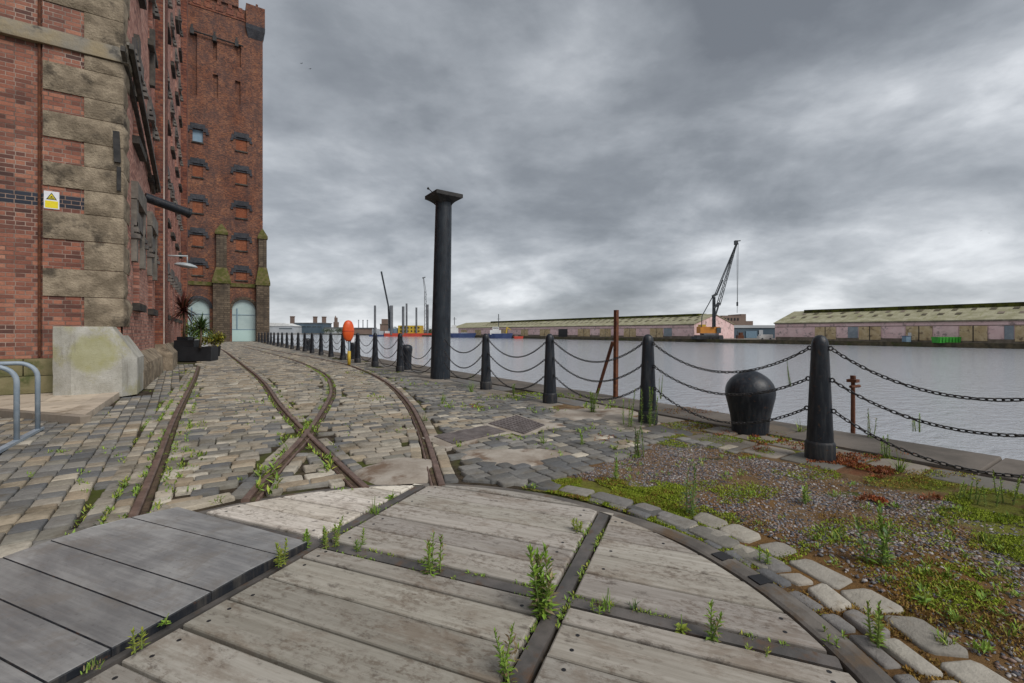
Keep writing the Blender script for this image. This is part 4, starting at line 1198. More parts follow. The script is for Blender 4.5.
# granite guard block at the corner
gb = [(-2.31, 11.16), (-2.05, 11.02), (-1.36, 11.05), (-1.17, 11.32), (-1.17, 12.4), (-2.31, 12.4)]
gt = [(-2.31, 11.16), (-1.98, 11.10), (-1.62, 11.12), (-1.52, 11.22), (-1.52, 12.4), (-2.31, 12.4)]
def sub(poly, n=6):
    out = []
    for i in range(len(poly)):
        a, b = poly[i], poly[(i + 1) % len(poly)]
        out += [(a[0] + (b[0] - a[0]) * k / n, a[1] + (b[1] - a[1]) * k / n) for k in range(n)]
    return out
B_, T_ = sub(gb), sub(gt)
m = MB()
lerp = lambda A, Bq, t: [(a[0] + (b[0] - a[0]) * t, a[1] + (b[1] - a[1]) * t) for a, b in zip(A, Bq)]
rg = [[(*p, 0) for p in B_]]
for k in range(1, 6): rg.append([(*p, .7 * k / 5) for p in B_])
for k in range(1, 6): rg.append([(*p, .7 + (1.285 - .7) * k / 5) for p in lerp(B_, T_, k / 5)])
rg.append([(*p, 1.30) for p in grow(T_, .985)])
rg = [[(x + .006 * mnoise.noise((x * 9, y * 9, z * 9)), y + .008 * mnoise.noise((x * 8, y * 8 + 4, z * 8)), z) for x, y, z in q] for q in rg]
m.rings(rg)
gbk = m.build('guard_block', M['granite'], None, smooth=True, angle=22)
tag(gbk, 'pale lichen-stained granite block guarding the foot of the brick corner', 'stone block')

# wall lamp
LY = 21.5
wl = thing('wall_lamp', 'grey street lamp on an arm from the warehouse flank, above the planters', 'lamp', (WALLX, LY, 4.0))
m = MB(); m.tube([(WALLX, LY, 4.08), (WALLX + .72, LY, 4.12)], .03, 8); m.tube([(WALLX + .70, LY, 4.13), (WALLX + .70, LY, 3.86)], .022, 8); m.build('arm', M['lampgrey'], wl, smooth=True)
m = MB(); m.lathe((WALLX + .66, LY, 3.72), [(.02, -.06), (.2, -.04), (.36, 0), (.38, .03), (.3, .09), (.15, .13), (.03, .14)], 20)
m.v = [(vx, LY + (vy - LY) * .5, vz - (vx - WALLX - .66) * .1) for vx, vy, vz in m.v]; m.build('lamp_shade', M['lampgrey'], wl, smooth=True)

# ================================================================== TOWER
TY = 67.3
tw = thing('brick_tower', 'very tall dark brick tower with arched glazed entrance at the end of the quay', 'tower', (1.5, TY, 0))
TX0, TX1 = -9.0, 5.72
def tz(px, py):            # height on the tower front
    X = on_front(px, TY); return HC + (H - py) * depth(X, TY) / F
lx0, lx1, rx0, rx1 = on_front(192.5, TY), on_front(203, TY), on_front(236, TY), on_front(247, TY)
wl_ = [(129, 142), (163.6, 177), (199.6, 213), (233, 246), (263, 275)]
wr_ = [(138, 151), (170.6, 184), (206, 218), (238, 250.5), (270.5, 280)]
th = []; info = []
for i, (a, b) in enumerate(wl_):
    h = (lx0, lx1, tz(198, b), tz(198, a)); th.append(h); info.append((h, 'blue' if i == 0 else 'brick'))
for a, b in wr_:
    h = (rx0, rx1, tz(241, b), tz(241, a)); th.append(h); info.append((h, 'brick'))
slits = [(192.5, 197, 33, 95), (213, 217, 41, 60), (236.5, 241, 45.5, 67), (213, 218, 74.5, 98), (235, 240.5, 81, 104.5)]
for a, b, c, d in slits:
    h = (on_front(a, TY), on_front(b, TY), tz((a + b) / 2, d), tz((a + b) / 2, c)); th.append(h); info.append((h, 'slit'))
TZT = 43.3
# arches
def arch_pts(xc, hw, zs, n=14):
    return [(xc + hw * math.cos(PI * k / n), zs + hw * math.sin(PI * k / n)) for k in range(n + 1)]
arches = [(3.62, 1.30, 4.05), (-1.22, 1.18, 4.1)]
for xc, hw, zs in arches: th.append((xc - hw, xc + hw, -.05, zs + hw))
m = MB()
wall_plane(m, 'y', TY, TX0, TX1, -.05, TZT - 1.0, th, .38, -1)
for xc, hw, zs in arches:            # spandrels turn the square openings into arches
    pts = arch_pts(xc, hw, zs)
    for s in (0, 1):
        seg = pts[:8] if s == 0 else pts[7:]
        cx = xc + hw if s == 0 else xc - hw
        for k in range(len(seg) - 1):
            m.add([(cx, TY, zs + hw), (seg[k][0], TY, seg[k][1]), (seg[k + 1][0], TY, seg[k + 1][1])], [(0, 1, 2)])
    for k in range(14):
        m.quad((pts[k][0], TY, pts[k][1]), (pts[k][0], TY + .38, pts[k][1]), (pts[k + 1][0], TY + .38, pts[k + 1][1]), (pts[k + 1][0], TY, pts[k + 1][1]))
m.quad((TX1, TY, -.05), (TX1, TY + 13, -.05), (TX1, TY + 13, TZT - 1), (TX1, TY, TZT - 1))
m.quad((TX0, TY, -.05), (TX0, TY + 13, -.05), (TX0, TY + 13, TZT - 1), (TX0, TY, TZT - 1))
m.quad((TX0, TY + 13, -.05), (TX1, TY + 13, -.05), (TX1, TY + 13, TZT - 1), (TX0, TY + 13, TZT - 1))
m.quad((TX0, TY, TZT - 1.001), (TX1, TY, TZT - 1.001), (TX1, TY + 13, TZT - 1.001), (TX0, TY + 13, TZT - 1.001))
m.build('wall', M['brick_tower'], tw)
# parapet and corbelled corner
m = MB(); m.box(TX0, TX1 - 2.7, TY - .22, TY + .3, TZT - 1, TZT); m.box(TX1 - .3, TX1 + .2, TY + 1.2, TY + 13, TZT - 1, TZT)
m.build('parapet', M['brick_tower'], tw)
m = MB()
cx0, cx1 = on_front(246, TY - .4), TX1 + .22
m.box(cx0, cx1, TY - .42, TY + 1.6, tz(255, 27.5), TZT - .25)
m.box(cx1 - 1.0, cx1 - .75, TY + .1, TY + .4, TZT - .25, TZT + .35)
ct = m.build('corner_turret', M['brick_tower'], tw)
m = MB()
z1 = tz(255, 27.5); z0 = tz(255, 35.5)
m.rings([[(cx0 + .25, TY - .02, z0 - .5), (cx1 - .32, TY - .02, z0 - .5), (cx1 - .32, TY + 1.5, z0 - .5), (cx0 + .25, TY + 1.5, z0 - .5)],
         [(cx0, TY - .42, z0 + .5), (cx1, TY - .42, z0 + .5), (cx1, TY + 1.6, z0 + .5), (cx0, TY + 1.6, z0 + .5)],
         [(cx0 - .02, TY - .44, z1), (cx1 + .02, TY - .44, z1), (cx1 + .02, TY + 1.6, z1), (cx0 - .02, TY + 1.6, z1)]])
m.build('corbel', M['brick_blue'], ct)
m = MB()
n = 7
for k in range(n):                   # blue brick corbel table under the parapet
    u0 = -4.0 + k * 1.14; 
    m.box(u0, u0 + .8, TY - .15, TY + .05, TZT - 2.25 - .0, TZT - 1.55); m.box(u0 + .2, u0 + .6, TY - .2, TY + .05, TZT - 1.55 + .004, TZT - 1.02)
    m.box(u0 - .17, u0 + .97, TY - .08, TY + .04, TZT - 2.5, TZT - 2.26)
m.build('corbel_table', M['brick_pier'], tw)
for k, (px, py) in enumerate([(192, 30.5), (214.5, 38), (236.5, 43.5)]):
    X = on_front(px, TY); z = tz(px, py)
    m = MB(); m.box(X - .2, X + .2, TY - .45, TY + .05, z - .55, z + .1); m.box(X - .1, X + .1, TY - .4, TY + .02, z + .1, z + .6); m.build('iron_bracket', M['black_old'], tw)
m = MB(); m.tube([(on_front(190, TY), TY - .3, tz(190, 31)), (on_front(243, TY), TY - .3, tz(243, 47.5))], .09, 6); m.build('iron_rod', M['black_old'], tw)
for h, kind in info:
    a, b, c, d = h
    m = MB(); dd = .14 if kind == 'brick' else .30
    m.box(a, b, TY + dd, TY + dd + .05, c, d)
    if kind == 'slit': m.build('slit', M['brick_tower'], tw); continue
    w = m.build('window', M['blue_panel'] if kind == 'blue' else M['brick_infill'], tw)
    if kind == 'blue': w['label'] = 'window closed with a blue panel'
    m = MB()
    m.box(a - .5, a - .003, TY - .1, TY + .04, d - .25, d + .26); m.box(b + .003, b + .5, TY - .1, TY + .04, d - .25, d + .26)
    m.box(a - .22, b + .22, TY - .13, TY + .04, d + .004 + .0, d + .62); m.box(a - .6, a - .3, TY - .14, TY + .03, d - .55, d - .252); m.box(b + .3, b + .6, TY - .14, TY + .03, d - .55, d - .252)
    m.build('lintel', M['brick_blue'], w)
    m = MB(); m.box(a - .1, b + .1, TY - .14, TY + .1, c - .16, c - .004); m.build('sill', M['sandstone_dark'], w)
    if kind == 'brick': 
        m = MB(); m.box(a + .003, b - .003, TY + .0, TY + .12, d - .22, d - .005); m.build('infill_head', M['brick_blue'], w)
# buttresses
def buttress(x0, x1, zc, zs0, zs1):
    xm = (x0 + x1) / 2; w = (x1 - x0) / 2; w2 = w * .62
    sq = lambda w_, d_, z: [(xm - w_, TY - d_, z), (xm + w_, TY - d_, z), (xm + w_, TY + .02, z), (xm - w_, TY + .02, z)]
    m = MB(); m.rings([sq(w, .95, -.05), sq(w, .95, zs0)]); m.rings([sq(w2, .5, zs1 - .3), sq(w2, .5, zc - 1.4)])
    o = m.build('buttress', M['buttress'], tw)
    m = MB(); m.rings([sq(w * 1.12, 1.05, zs0 + .003), sq(w * 1.12, 1.05, zs0 + .35), sq(w2 * 1.05, .55, zs1)]); m.build('cap', M['moss_stone'], o)
    m = MB(); m.rings([sq(w2 * 1.25, .62, zc - 1.4 + .003), sq(w2 * 1.25, .62, zc - 1.05), sq(w2 * .12, .08, zc)])
    m.build('cap', M['moss_stone'], o)
buttress(on_front(213, TY - .9), on_front(230, TY - .9), tz(222, 224), tz(222, 284), tz(222, 268))
buttress(on_front(256.5, TY - .9), on_front(269.5, TY - .9), tz(263, 229), tz(263, 286), tz(263, 268))
m = MB(); m.box(TX0, TX1, TY - .14, TY + .02, tz(240, 287), tz(240, 283.5)); m.build('string_course', M['moss_stone'], tw)
for i, (xc, hw, zs) in enumerate(arches):
    m = MB()
    n = 14
    for k in range(n):               # voussoirs
        a0, a1 = PI * (k + .04) / n, PI * (k + .96) / n; r0, r1 = hw + .003, hw + .34
        q = [(xc + r * math.cos(a), zs + r * math.sin(a)) for r, a in ((r0, a0), (r1, a0), (r1, a1), (r0, a1))]
        m.add([(x, TY - .06, z) for x, z in q] + [(x, TY + .02, z) for x, z in q], [(0, 1, 2, 3), (0, 4, 5, 1), (1, 5, 6, 2), (2, 6, 7, 3), (3, 7, 4, 0)])
    ar = m.build('arch_surround', M['brick_blue'] if i else M['buttress'], tw)
    m = MB(); pts = arch_pts(xc, hw, zs); poly = [(xc - hw, 0), (xc + hw, 0)] + pts
    m.add([(x, TY + .36, z) for x, z in poly], [tuple(range(len(poly)))]); gl = m.build('glazed_screen', M['glass_teal'], tw)
    m = MB(); m.box(xc - hw, xc + hw, TY + .30, TY + .34, 0, 1.45); m.build('frosted_panel', M['teal_panel'], gl)
    m = MB()
    m.box(xc - hw, xc + hw, TY + .29, TY + .35, 1.46, 1.55); m.box(xc - hw, xc + hw, TY + .31, TY + .35, 3.35, 3.42); m.box(xc - hw + .48, xc - hw + .6, TY + .28, TY + .35, 1.56, 4.2)
    m.build('screen_frame', M['blue_panel'], gl)

# ================================================================== STREET FURNITURE
BOL = [820, 648, 550, 486, 440, 400, 375, 357.6, 343, 331, 321, 312, 304.7, 298, 292, 287, 282, 278, 274, 271, 268, 265, 262, 259]
BX = 4.885
def bol_y(px):
    return on_side(px, BX)
bpos = [(BX, bol_y(p)) for p in BOL]
d0 = bpos[0][1] - bpos[1][1]
bpos = [(BX, bpos[0][1] - 2.12)] + bpos
ORD = ['first', 'second', 'third', 'fourth', 'fifth', 'sixth', 'seventh', 'eighth', 'ninth', 'tenth', 'eleventh', 'twelfth', 'thirteenth', 'fourteenth', 'fifteenth', 'sixteenth', 'seventeenth', 'eighteenth', 'nineteenth', 'twentieth', 'twenty-first', 'twenty-second', 'twenty-third', 'twenty-fourth']
BLAB = {1: 'tapered black iron bollard standing largest and closest, between two sagging chains',
        2: 'tapered black iron bollard with tall weeds at its foot, beside the round mooring post',
        3: 'tapered black iron bollard just before the rusty propped post',
        4: 'tapered black iron bollard standing just past the tall black column',
        6: 'tapered black iron bollard with a stubby mooring post against it, left of the column',
        9: 'tapered black iron bollard right behind the orange lifebuoy case',
        13: 'tapered black iron bollard with a mooring post close behind, far along the quay'}
def make_bollard():
    t = thing('bollard', BLAB[1], 'bollard', (BX, 0, 0), 'tapered iron bollards along the quay edge')
    m = MB(); m.lathe((BX, 0, 0), [(.112, .155), (.110, .2), (.074, 1.04), (.0735, 1.07), (.069, 1.105), (.058, 1.135), (.041, 1.156), (.021, 1.168), (.004, 1.171)], 20); m.build('shaft', M['black_paint'], t, smooth=True, angle=50)
    m = MB(); m.lathe((BX, 0, 0), [(.130, -.06), (.128, .0), (.127, .13), (.122, .145), (.111, .158), (.10, .16)], 20); m.build('collar', M['black_base'], t, smooth=True, angle=40)
    for z in (1.045, .745, .455):
        rr_ = .110 - .036 * (z - .2) / .84
        for s in (1, -1):
            m = MB(); m.tube([(BX, s * (rr_ + .016) + .018 * math.sin(2 * PI * k / 12) * 1, z + .018 * math.cos(2 * PI * k / 12)) for k in range(13)], .0075, 6, cap=False); m.build('chain_eye', M['chain'], t, smooth=True)
    return t
bol = make_bollard()
for i, (x, y) in enumerate(bpos):
    if i in (0, 5): continue      # the tall column takes the place of the fifth
    o = bol if i == 1 else copy_tree(bol)
    o.location = (x, y, 0); o.rotation_euler = (random.uniform(-.012, .012), random.uniform(-.012, .012), random.uniform(-.05, .05))
    o['label'] = BLAB.get(i, 'tapered black iron bollard in the quayside row, %s from the largest one' % ORD[i - 1])
# out-of-frame neighbour carries the last chain
o = copy_tree(bol); o.location = (*bpos[0], 0); o['label'] = 'tapered black iron bollard closest to the viewer, at the frame edge'

def catenary(p, q, sag, n=24):
    p = Vector(p); q = Vector(q)
    return [p.lerp(q, k / n) - Vector((0, 0, sag * (1 - (2 * k / n - 1) ** 2))) for k in range(n + 1)]
LINKV = None
def link_mesh(n=12, k=6, L=.027, R=.0125, r_=.0052):
    path = []
    for i in range(n):
        a = 2 * PI * i / n
        path.append(Vector((math.cos(a) * R + (L - R) * (1 if math.cos(a) > 1e-6 else -1 if math.cos(a) < -1e-6 else 0), math.sin(a) * R, 0)))
    vs = []; fs = []
    for i in range(n):
        t = (path[(i + 1) % n] - path[i - 1]).normalized(); s = Vector((0, 0, 1)); u = t.cross(s)
        for j in range(k):
            a = 2 * PI * j / k; vs.append(path[i] + (u * math.cos(a) + s * math.sin(a)) * r_)
    for i in range(n):
        for j in range(k): fs.append((i * k + j, i * k + (j + 1) % k, ((i + 1) % n) * k + (j + 1) % k, ((i + 1) % n) * k + j))
    return vs, fs
LV, LF = link_mesh()
def chain_links(mb, pts):
    # walk along the curve and set links alternately upright and flat
    seg = [(pts[i + 1] - pts[i]).length for i in range(len(pts) - 1)]; tot = sum(seg)
    pitch = .0435; n = int(tot / pitch)
    def at(s):
        i = 0
        while i < len(seg) - 1 and s > seg[i]: s -= seg[i]; i += 1
        return pts[i].lerp(pts[i + 1], min(1, s / seg[i])), (pts[i + 1] - pts[i]).normalized()
    for k in range(n):
        c, t = at((k + .5) * tot / n)
        s = t.cross(Vector((0, 0, 1))).normalized(); u = s.cross(t).normalized()
        ang = math.radians(45 + (90 if k % 2 else 0) + random.uniform(-14, 14))
        e1 = s * math.cos(ang) + u * math.sin(ang); e2 = t.cross(e1)
        mb.add([c + t * v.x + e1 * v.y + e2 * v.z for v in LV], LF)
SAG = {'upper': .30, 'middle': .29, 'lower': .30}
ZAT = {'upper': 1.045, 'middle': .745, 'lower': .455}
spr = random.Random(77)
def span_words(i):
    if i == 0: return 'running off to the frame edge from the largest bollard'
    if i == 1: return 'crossing in front of the round mooring post'
    if i == 2: return 'sagging in front of the rusty propped post'
    if i == 3: return 'in the first full span on the near side of the tall column'.replace('on the near side of', 'beside')
    return 'in the %s span from the largest bollard along the quay' % ORD[i - 1]
for i in range(len(bpos) - 1):
    y0, y1 = bpos[i][1], bpos[i + 1][1]
    L = y1 - y0
    for nm in (('upper', 'middle', 'lower') if i < 9 else ('upper', 'middle')):
        z = ZAT[nm]; rr_ = .110 - .036 * (z - .2) / .84 + .032
        sag = SAG[nm] * (L / 2.15) ** 2 * spr.uniform(.9, 1.1)
        if i == 0: sag *= 1.12
        sag = min(sag, z - .06)
        e0 = .25 if i == 5 else rr_; e1 = .25 if i == 4 else rr_
        pts = catenary((BX, y0 + e0, z - .01), (BX, y1 - e1, z - .01), sag)
        m = MB()
        if i < 5: chain_links(m, pts)
        else: m.tube(pts, .011 if i < 9 else .013, 5)
        o = m.build('chain', M['chain'], None, smooth=True)
        tag(o, '%s black chain %s' % (nm, span_words(i)), 'chain', 'chains hung between the bollards')

# mooring posts
def mooring(px, py, label, s=1.0, X=5.42):
    x, y = (X, on_side(px, X)) if X else G(px, py)
    t = thing('mooring_post', label, 'mooring post', (x, y, 0), 'cast iron mooring posts at the quay edge')
    pf = [(.212, -.06), (.213, .0), (.216, .06), (.221, .12), (.232, .2), (.263, .34), (.284, .43), (.291, .49), (.285, .55), (.264, .61), (.226, .665), (.175, .71), (.115, .748), (.06, .772), (.02, .783), (.004, .785)]
    m = MB(); m.lathe((x, y, 0), [(r_ * s, z * s) for r_, z in pf], 32); m.build('post', M['black_paint'], t, smooth=True)
    return t
_p = G(750, 431)
mooring(750, 432, 'large bulbous black mooring post behind the chains, closest of its kind', .95, _p[0])
def stub(px, label, X=5.3, s=1.0):
    y = on_side(px, X)
    t = thing('mooring_post', label, 'mooring post', (X, y, 0), 'cast iron mooring posts at the quay edge')
    m = MB(); m.lathe((X, y, 0), [(.17 * s, -.06), (.17 * s, .0), (.155 * s, .12), (.165 * s, .45), (.19 * s, .6), (.195 * s, .68), (.17 * s, .75), (.1 * s, .79), (.004, .80)], 24); m.build('post', M['black_paint'], t, smooth=True)
stub(406.5, 'stubby black mooring post tight behind a bollard left of the tall column')
stub(353, 'slim black mooring post just beside the orange lifebuoy case')
stub(307.6, 'black mooring post partly behind a bollard far along the quay', s=1.15)

# tall black column
c0 = G(440.3, 378)
cl = thing('iron_column', 'tall tapering black column with square capital standing among the bollards', 'column', (*c0, 0))
zt_ = HC + (H - 203.5) * depth(*c0) / F; ztop = HC + (H - 190.5) * depth(*c0) / F
m = MB(); m.lathe((*c0, 0), [(.26, -.06), (.258, 0), (.252, .5), (.212, zt_ - .12), (.21, zt_ - .05), (.225, zt_ + .0)], 28); m.build('shaft', M['column_paint'], cl, smooth=True, angle=50)
m = MB()
def sqr(w, z): return [(c0[0] - w, c0[1] - w, z), (c0[0] + w, c0[1] - w, z), (c0[0] + w, c0[1] + w, z), (c0[0] - w, c0[1] + w, z)]
m.rings([sqr(.16, zt_ - .04), sqr(.20, zt_ + .01), sqr(.26, zt_ + .06), sqr(.345, zt_ + .115), sqr(.37, zt_ + .125), sqr(.37, zt_ + .215), sqr(.355, zt_ + .225)]); m.build('capital', M['black_old'], cl)
m = MB()
for dx, dy, hx, hy in ((-.2, .1, -.30, .22), (-.05, .15, -.06, .16)):
    b = Vector((c0[0] + dx, c0[1] + dy, zt_ + .215)); e = b + Vector((hx * .5, hy * .5, .17))
    m.tube([b, e], .012, 6); m.lathe(tuple(e - Vector((0, 0, .02))), [(.005, -.02), (.03, 0), (.03, .03), (.005, .05)], 8)
m.build('bolt_stub', M['black_old'], cl)

from mathutils import Quaternion
cl.rotation_euler = Quaternion(Vector((CT, CS, 0)), math.radians(1.1)).to_euler()
# rusty posts at the water's edge
x, y = G(853, 432)
rp = thing('rusty_post', 'short rusty iron post with a lug at its top by the largest bollard', 'post', (x, y, 0))
hgt = (432 - 378) / F * depth(x, y)
m = MB(); m.tube([(x, y, -.1), (x, y, hgt)], [.026, .022], 8); m.build('stake', M['rust'], rp, smooth=True, angle=40)
m = MB(); m.box(x - .05, x + .05, y - .05, y + .05, hgt - .05, hgt - .015); m.tube([(x - .07, y, hgt - .10), (x + .1, y - .03, hgt - .10)], .018, 8); m.tube([(x, y, hgt - .02), (x, y, hgt + .03)], .03, 8); m.build('lug', M['rust'], rp)
x, y = G(615.5, 397.5)
ap = thing('propped_post', 'tall thin rusty iron post held up by a slanting rusty prop', 'post', (x, y, 0))
hgt = (397.5 - 310) / F * depth(x, y)
m = MB(); m.bar((x, y, -.1), (x + .02, y, hgt), .065, .065); m.build('upright', M['rust'], ap)
x2, y2 = G(596.5, 393)
m = MB(); m.bar((x2, y2, -.05), (x - .05, y + .02, 1.02), .055, .03); m.build('prop', M['rust'], ap)

# lifebuoy case
d = 16.6; c = P(348.3, 331, d)
lb = thing('lifebuoy_case', 'bright orange oval lifebuoy case on a yellow-footed post', 'lifebuoy', (c.x, c.y, 0))
m = MB(); m.lathe((c.x, c.y, c.z), [(.004, -.38), (.07, -.365), (.13, -.31), (.18, -.2), (.208, -.05), (.205, .08), (.18, .22), (.13, .33), (.07, .38), (.004, .395)], 24)
m.v = [(c.x + (vx - c.x) * 1.0, c.y + (vy - c.y) * .55, vz) for vx, vy, vz in m.v]; m.build('case', M['orange'], lb, smooth=True)
m = MB(); m.lathe((c.x, c.y, c.z), [(.20, -.012), (.222, -.01), (.222, .01), (.20, .012)], 24, cap=False)
m.v = [(vx, c.y + (vy - c.y) * .56, vz) for vx, vy, vz in m.v]; m.build('seam_band', M['red'], lb, smooth=True, angle=40)
m = MB(); m.tube([(c.x + .04, c.y + .05, -.05), (c.x + .04, c.y + .05, c.z + .1)], .04, 10); p_ = m.build('post', M['galv'], lb, smooth=True)
m = MB(); m.tube([(c.x + .04, c.y + .05, -.05), (c.x + .04, c.y + .05, .5)], .06, 10); m.build('foot_sleeve', M['yellow'], lb, smooth=True)
m = MB(); m.box(c.x + .1, c.x + .22, c.y, c.y + .1, c.z - .42, c.z - .22); m.build('notice', M['signwhite'], lb)

# cycle stand
b1 = G(16.7, 443); b2 = G(37.7, 431.6)
bs = thing('cycle_stand', 'grey steel tube cycle stand of hoops on a floor rail', 'bike rack', (*b1, 0))
for (x, y), h in ((b1, .83), (b2, .83)):
    pts = [(x, y, -.02), (x, y, h - .17)]
    for k in range(1, 7):
        a = PI / 2 * k / 6; pts.append((x - .17 + .17 * math.cos(a), y + .0, h - .17 + .17 * math.sin(a)))
    pts.append((x - .62, y, h))
    for k in range(1, 7):
        a = PI / 2 * k / 6; pts.append((x - .62 - .17 * math.sin(a), y, h - .17 + .17 * math.cos(a)))
    pts.append((x - .79, y, -.02))
    m = MB(); m.tube(pts, .025, 12); m.build('hoop', M['galv'], bs, smooth=True)
v = (Vector(b2) - Vector(b1)).normalized()
for o in (0.0, -.79):
    e0 = Vector((b2[0] + o, b2[1])) + v * .12; e1 = Vector((b1[0] + o, b1[1])) - v * .75
    m = MB(); m.bar((e0.x, e0.y, .02), (e1.x, e1.y, .02), .06, .03); m.build('floor_rail', M['galv'], bs)

# ------------------------------------------------------------------ planters and their plants
x, y = G(186, 361.5)
pt = thing('stepped_planter', 'stepped black box planter against the warehouse, blocking the inner rail', 'planter', (x, y, 0))
D = 18.7
A = Vector((*G(172.5, 361.5), 0)); Bq = Vector((*G(211, 361.0), 0)); u = (Bq - A).normalized(); L = (Bq - A).length; nrm = Vector((-u.y, u.x, 0))
def obox(mb, s0, s1, t0, t1, z0, z1):
    q = [A + u * s + nrm * t for s, t in ((s0, t0), (s1, t0), (s1, t1), (s0, t1))]
    mb.prism([(p.x, p.y) for p in q], z0, z1)
m = MB(); obox(m, 0, L, 0, .75, 0.01, .58); m.build('low_box', M['planter'], pt)
m = MB(); obox(m, .0, L * .52, .1, .85, .583, .86); m.build('tall_box', M['planter'], pt)
m = MB(); obox(m, .02, L * .3, .3, .8, .863, 1.0); m.build('liner', M['planter'], pt)
x2, y2 = G(213.5, 356.3)
pp = thing('plant_pot', 'round black plant pot holding a yellow-green bush, behind the stepped planter', 'plant pot', (x2, y2, 0))
m = MB(); m.lathe((x2, y2, 0), [(.24, 0.0), (.26, .02), (.31, .46), (.33, .47), (.33, .5), (.29, .5), (.27, .44), (.01, .43)], 20); m.build('pot', M['planter'], pp, smooth=True, angle=40)
m = MB(); m.lathe((x2, y2, 0), [(.28, .40), (.2, .45), (.01, .46)], 16); m.build('soil', M['pit'], pp)
gx, gy = G(196, 352)
gbx = thing('grey_box', 'low grey box standing behind the stepped black planter', 'box', (gx, gy, 0))
m = MB(); m.box(gx - .5, gx + .6, gy - .1, gy + .7, 0, .78); m.build('body', M['fargrey'], gbx)
m = MB(); m.box(gx - .53, gx + .63, gy - .13, gy + .73, .783, .84); m.build('lid', M['plinth_grey'], gbx)

def strap(mb, base, dirv, length, width, droop, col, n=6):
    side = dirv.cross(Vector((0, 0, 1)))
    if side.length < .05: side = Vector((1, 0, 0))
    side.normalize()
    pts = []
    for k in range(n + 1):
        t = k / n
        c_ = base + dirv * (length * t) - Vector((0, 0, droop * length * t * t))
        w = width * (1 - t ** 2) * .5 + .002
        pts.append((c_ - side * w, c_ + side * w))
    for k in range(n): mb.quad(pts[k][0], pts[k][1], pts[k + 1][1], pts[k + 1][0], col)
def cordyline(name, label, base, h, n, ll, cols_, seed, wdt=.05):
    q = random.Random(seed)
    t = thing(name, label, 'plant', tuple(base))
    top = Vector(base) + Vector((q.uniform(-.05, .05), q.uniform(-.05, .05), h))
    m = MB(); m.tube([base, Vector(base).lerp(top, .5) + Vector((.03, 0, 0)), top], [.05, .04, .035], 8); m.build('stem', M['bark'], t, smooth=True)
    m = MB()
    for k in range(n):
        az = q.uniform(0, 2 * PI); el = q.uniform(-.5, 1.35)
        dv = Vector((math.cos(az) * math.cos(el), math.sin(az) * math.cos(el), math.sin(el)))
        c_ = q.choice(cols_); kk = q.uniform(.7, 1.3)
        strap(m, top - Vector((0, 0, q.uniform(0, .25))), dv, ll * q.uniform(.6, 1.1), wdt, q.uniform(.05, .45), tuple(kk * x for x in c_))
    m.build('foliage', M['leaf'], t, vcol=True)
c = P(184, 342, 18.9)
cordyline('cordyline', 'dark red spiky cordyline on a tall stem in the stepped planter', (c.x, c.y, .95), 1.25, 150, 1.0, [(.10, .025, .022), (.065, .02, .018), (.14, .05, .03), (.05, .04, .02)], 4, .055)
c = P(200, 350, 18.6)
cordyline('spiky_palm', 'green spiky palm rising from the low step of the planter', (c.x, c.y, .55), .95, 120, .8, [(.06, .12, .03), (.04, .085, .022), (.10, .16, .05)], 6, .045)
def bush(name, label, centre, rad, n, cols_, seed, size=.07, stem=True, cat='shrub', group=None):
    q = random.Random(seed)
    t = thing(name, label, cat, (centre[0], centre[1], centre[2] - rad[2]), group)
    m = MB()
    C_ = Vector(centre)
    for k in range(5):
        m.tube([C_ - Vector((0, 0, rad[2] * 1.1)), C_ + Vector((q.uniform(-.4, .4) * rad[0], q.uniform(-.4, .4) * rad[1], q.uniform(-.2, .4) * rad[2]))], [.02 * rad[2] + .006, .005], 5)
    m.build('stem', M['bark'], t)
    m = MB()
    lob = [(Vector((q.gauss(0, .42), q.gauss(0, .42), q.gauss(0, .38))), q.uniform(.35, .6)) for _ in range(11)]
    for k in range(n):
        c_, rr_ = q.choice(lob)
        v = Vector((q.gauss(0, 1), q.gauss(0, 1), q.gauss(0, 1))).normalized() * rr_ * q.random() ** .4 + c_
        p = C_ + Vector((v.x * rad[0], v.y * rad[1], v.z * rad[2]))
        dv = Vector((q.gauss(0, 1), q.gauss(0, 1), q.gauss(.4, 1))).normalized()
        cc = q.choice(cols_); kk = q.uniform(.65, 1.35)
        strap(m, p, dv, size * q.uniform(.7, 1.6), size * .5, .2, tuple(kk * x for x in cc), 2)
    m.build('foliage', M['leaf'], t, vcol=True)
c = P(213, 341.5, 21.5)
bush('yellow_shrub', 'yellow-green leafy shrub filling the round black pot', (x2, y2, .92), (.6, .6, .55), 1100, [(.30, .27, .03), (.22, .22, .03), (.36, .30, .04), (.14, .17, .03)], 8, .11)
c = P(192, 333, 20.5)
bush('green_shrub', 'bright green leafy shrub behind the red cordyline', (c.x, c.y, 1.3), (.62, .62, .62), 1000, [(.10, .16, .02), (.07, .12, .02), (.14, .19, .03)], 9, .09)
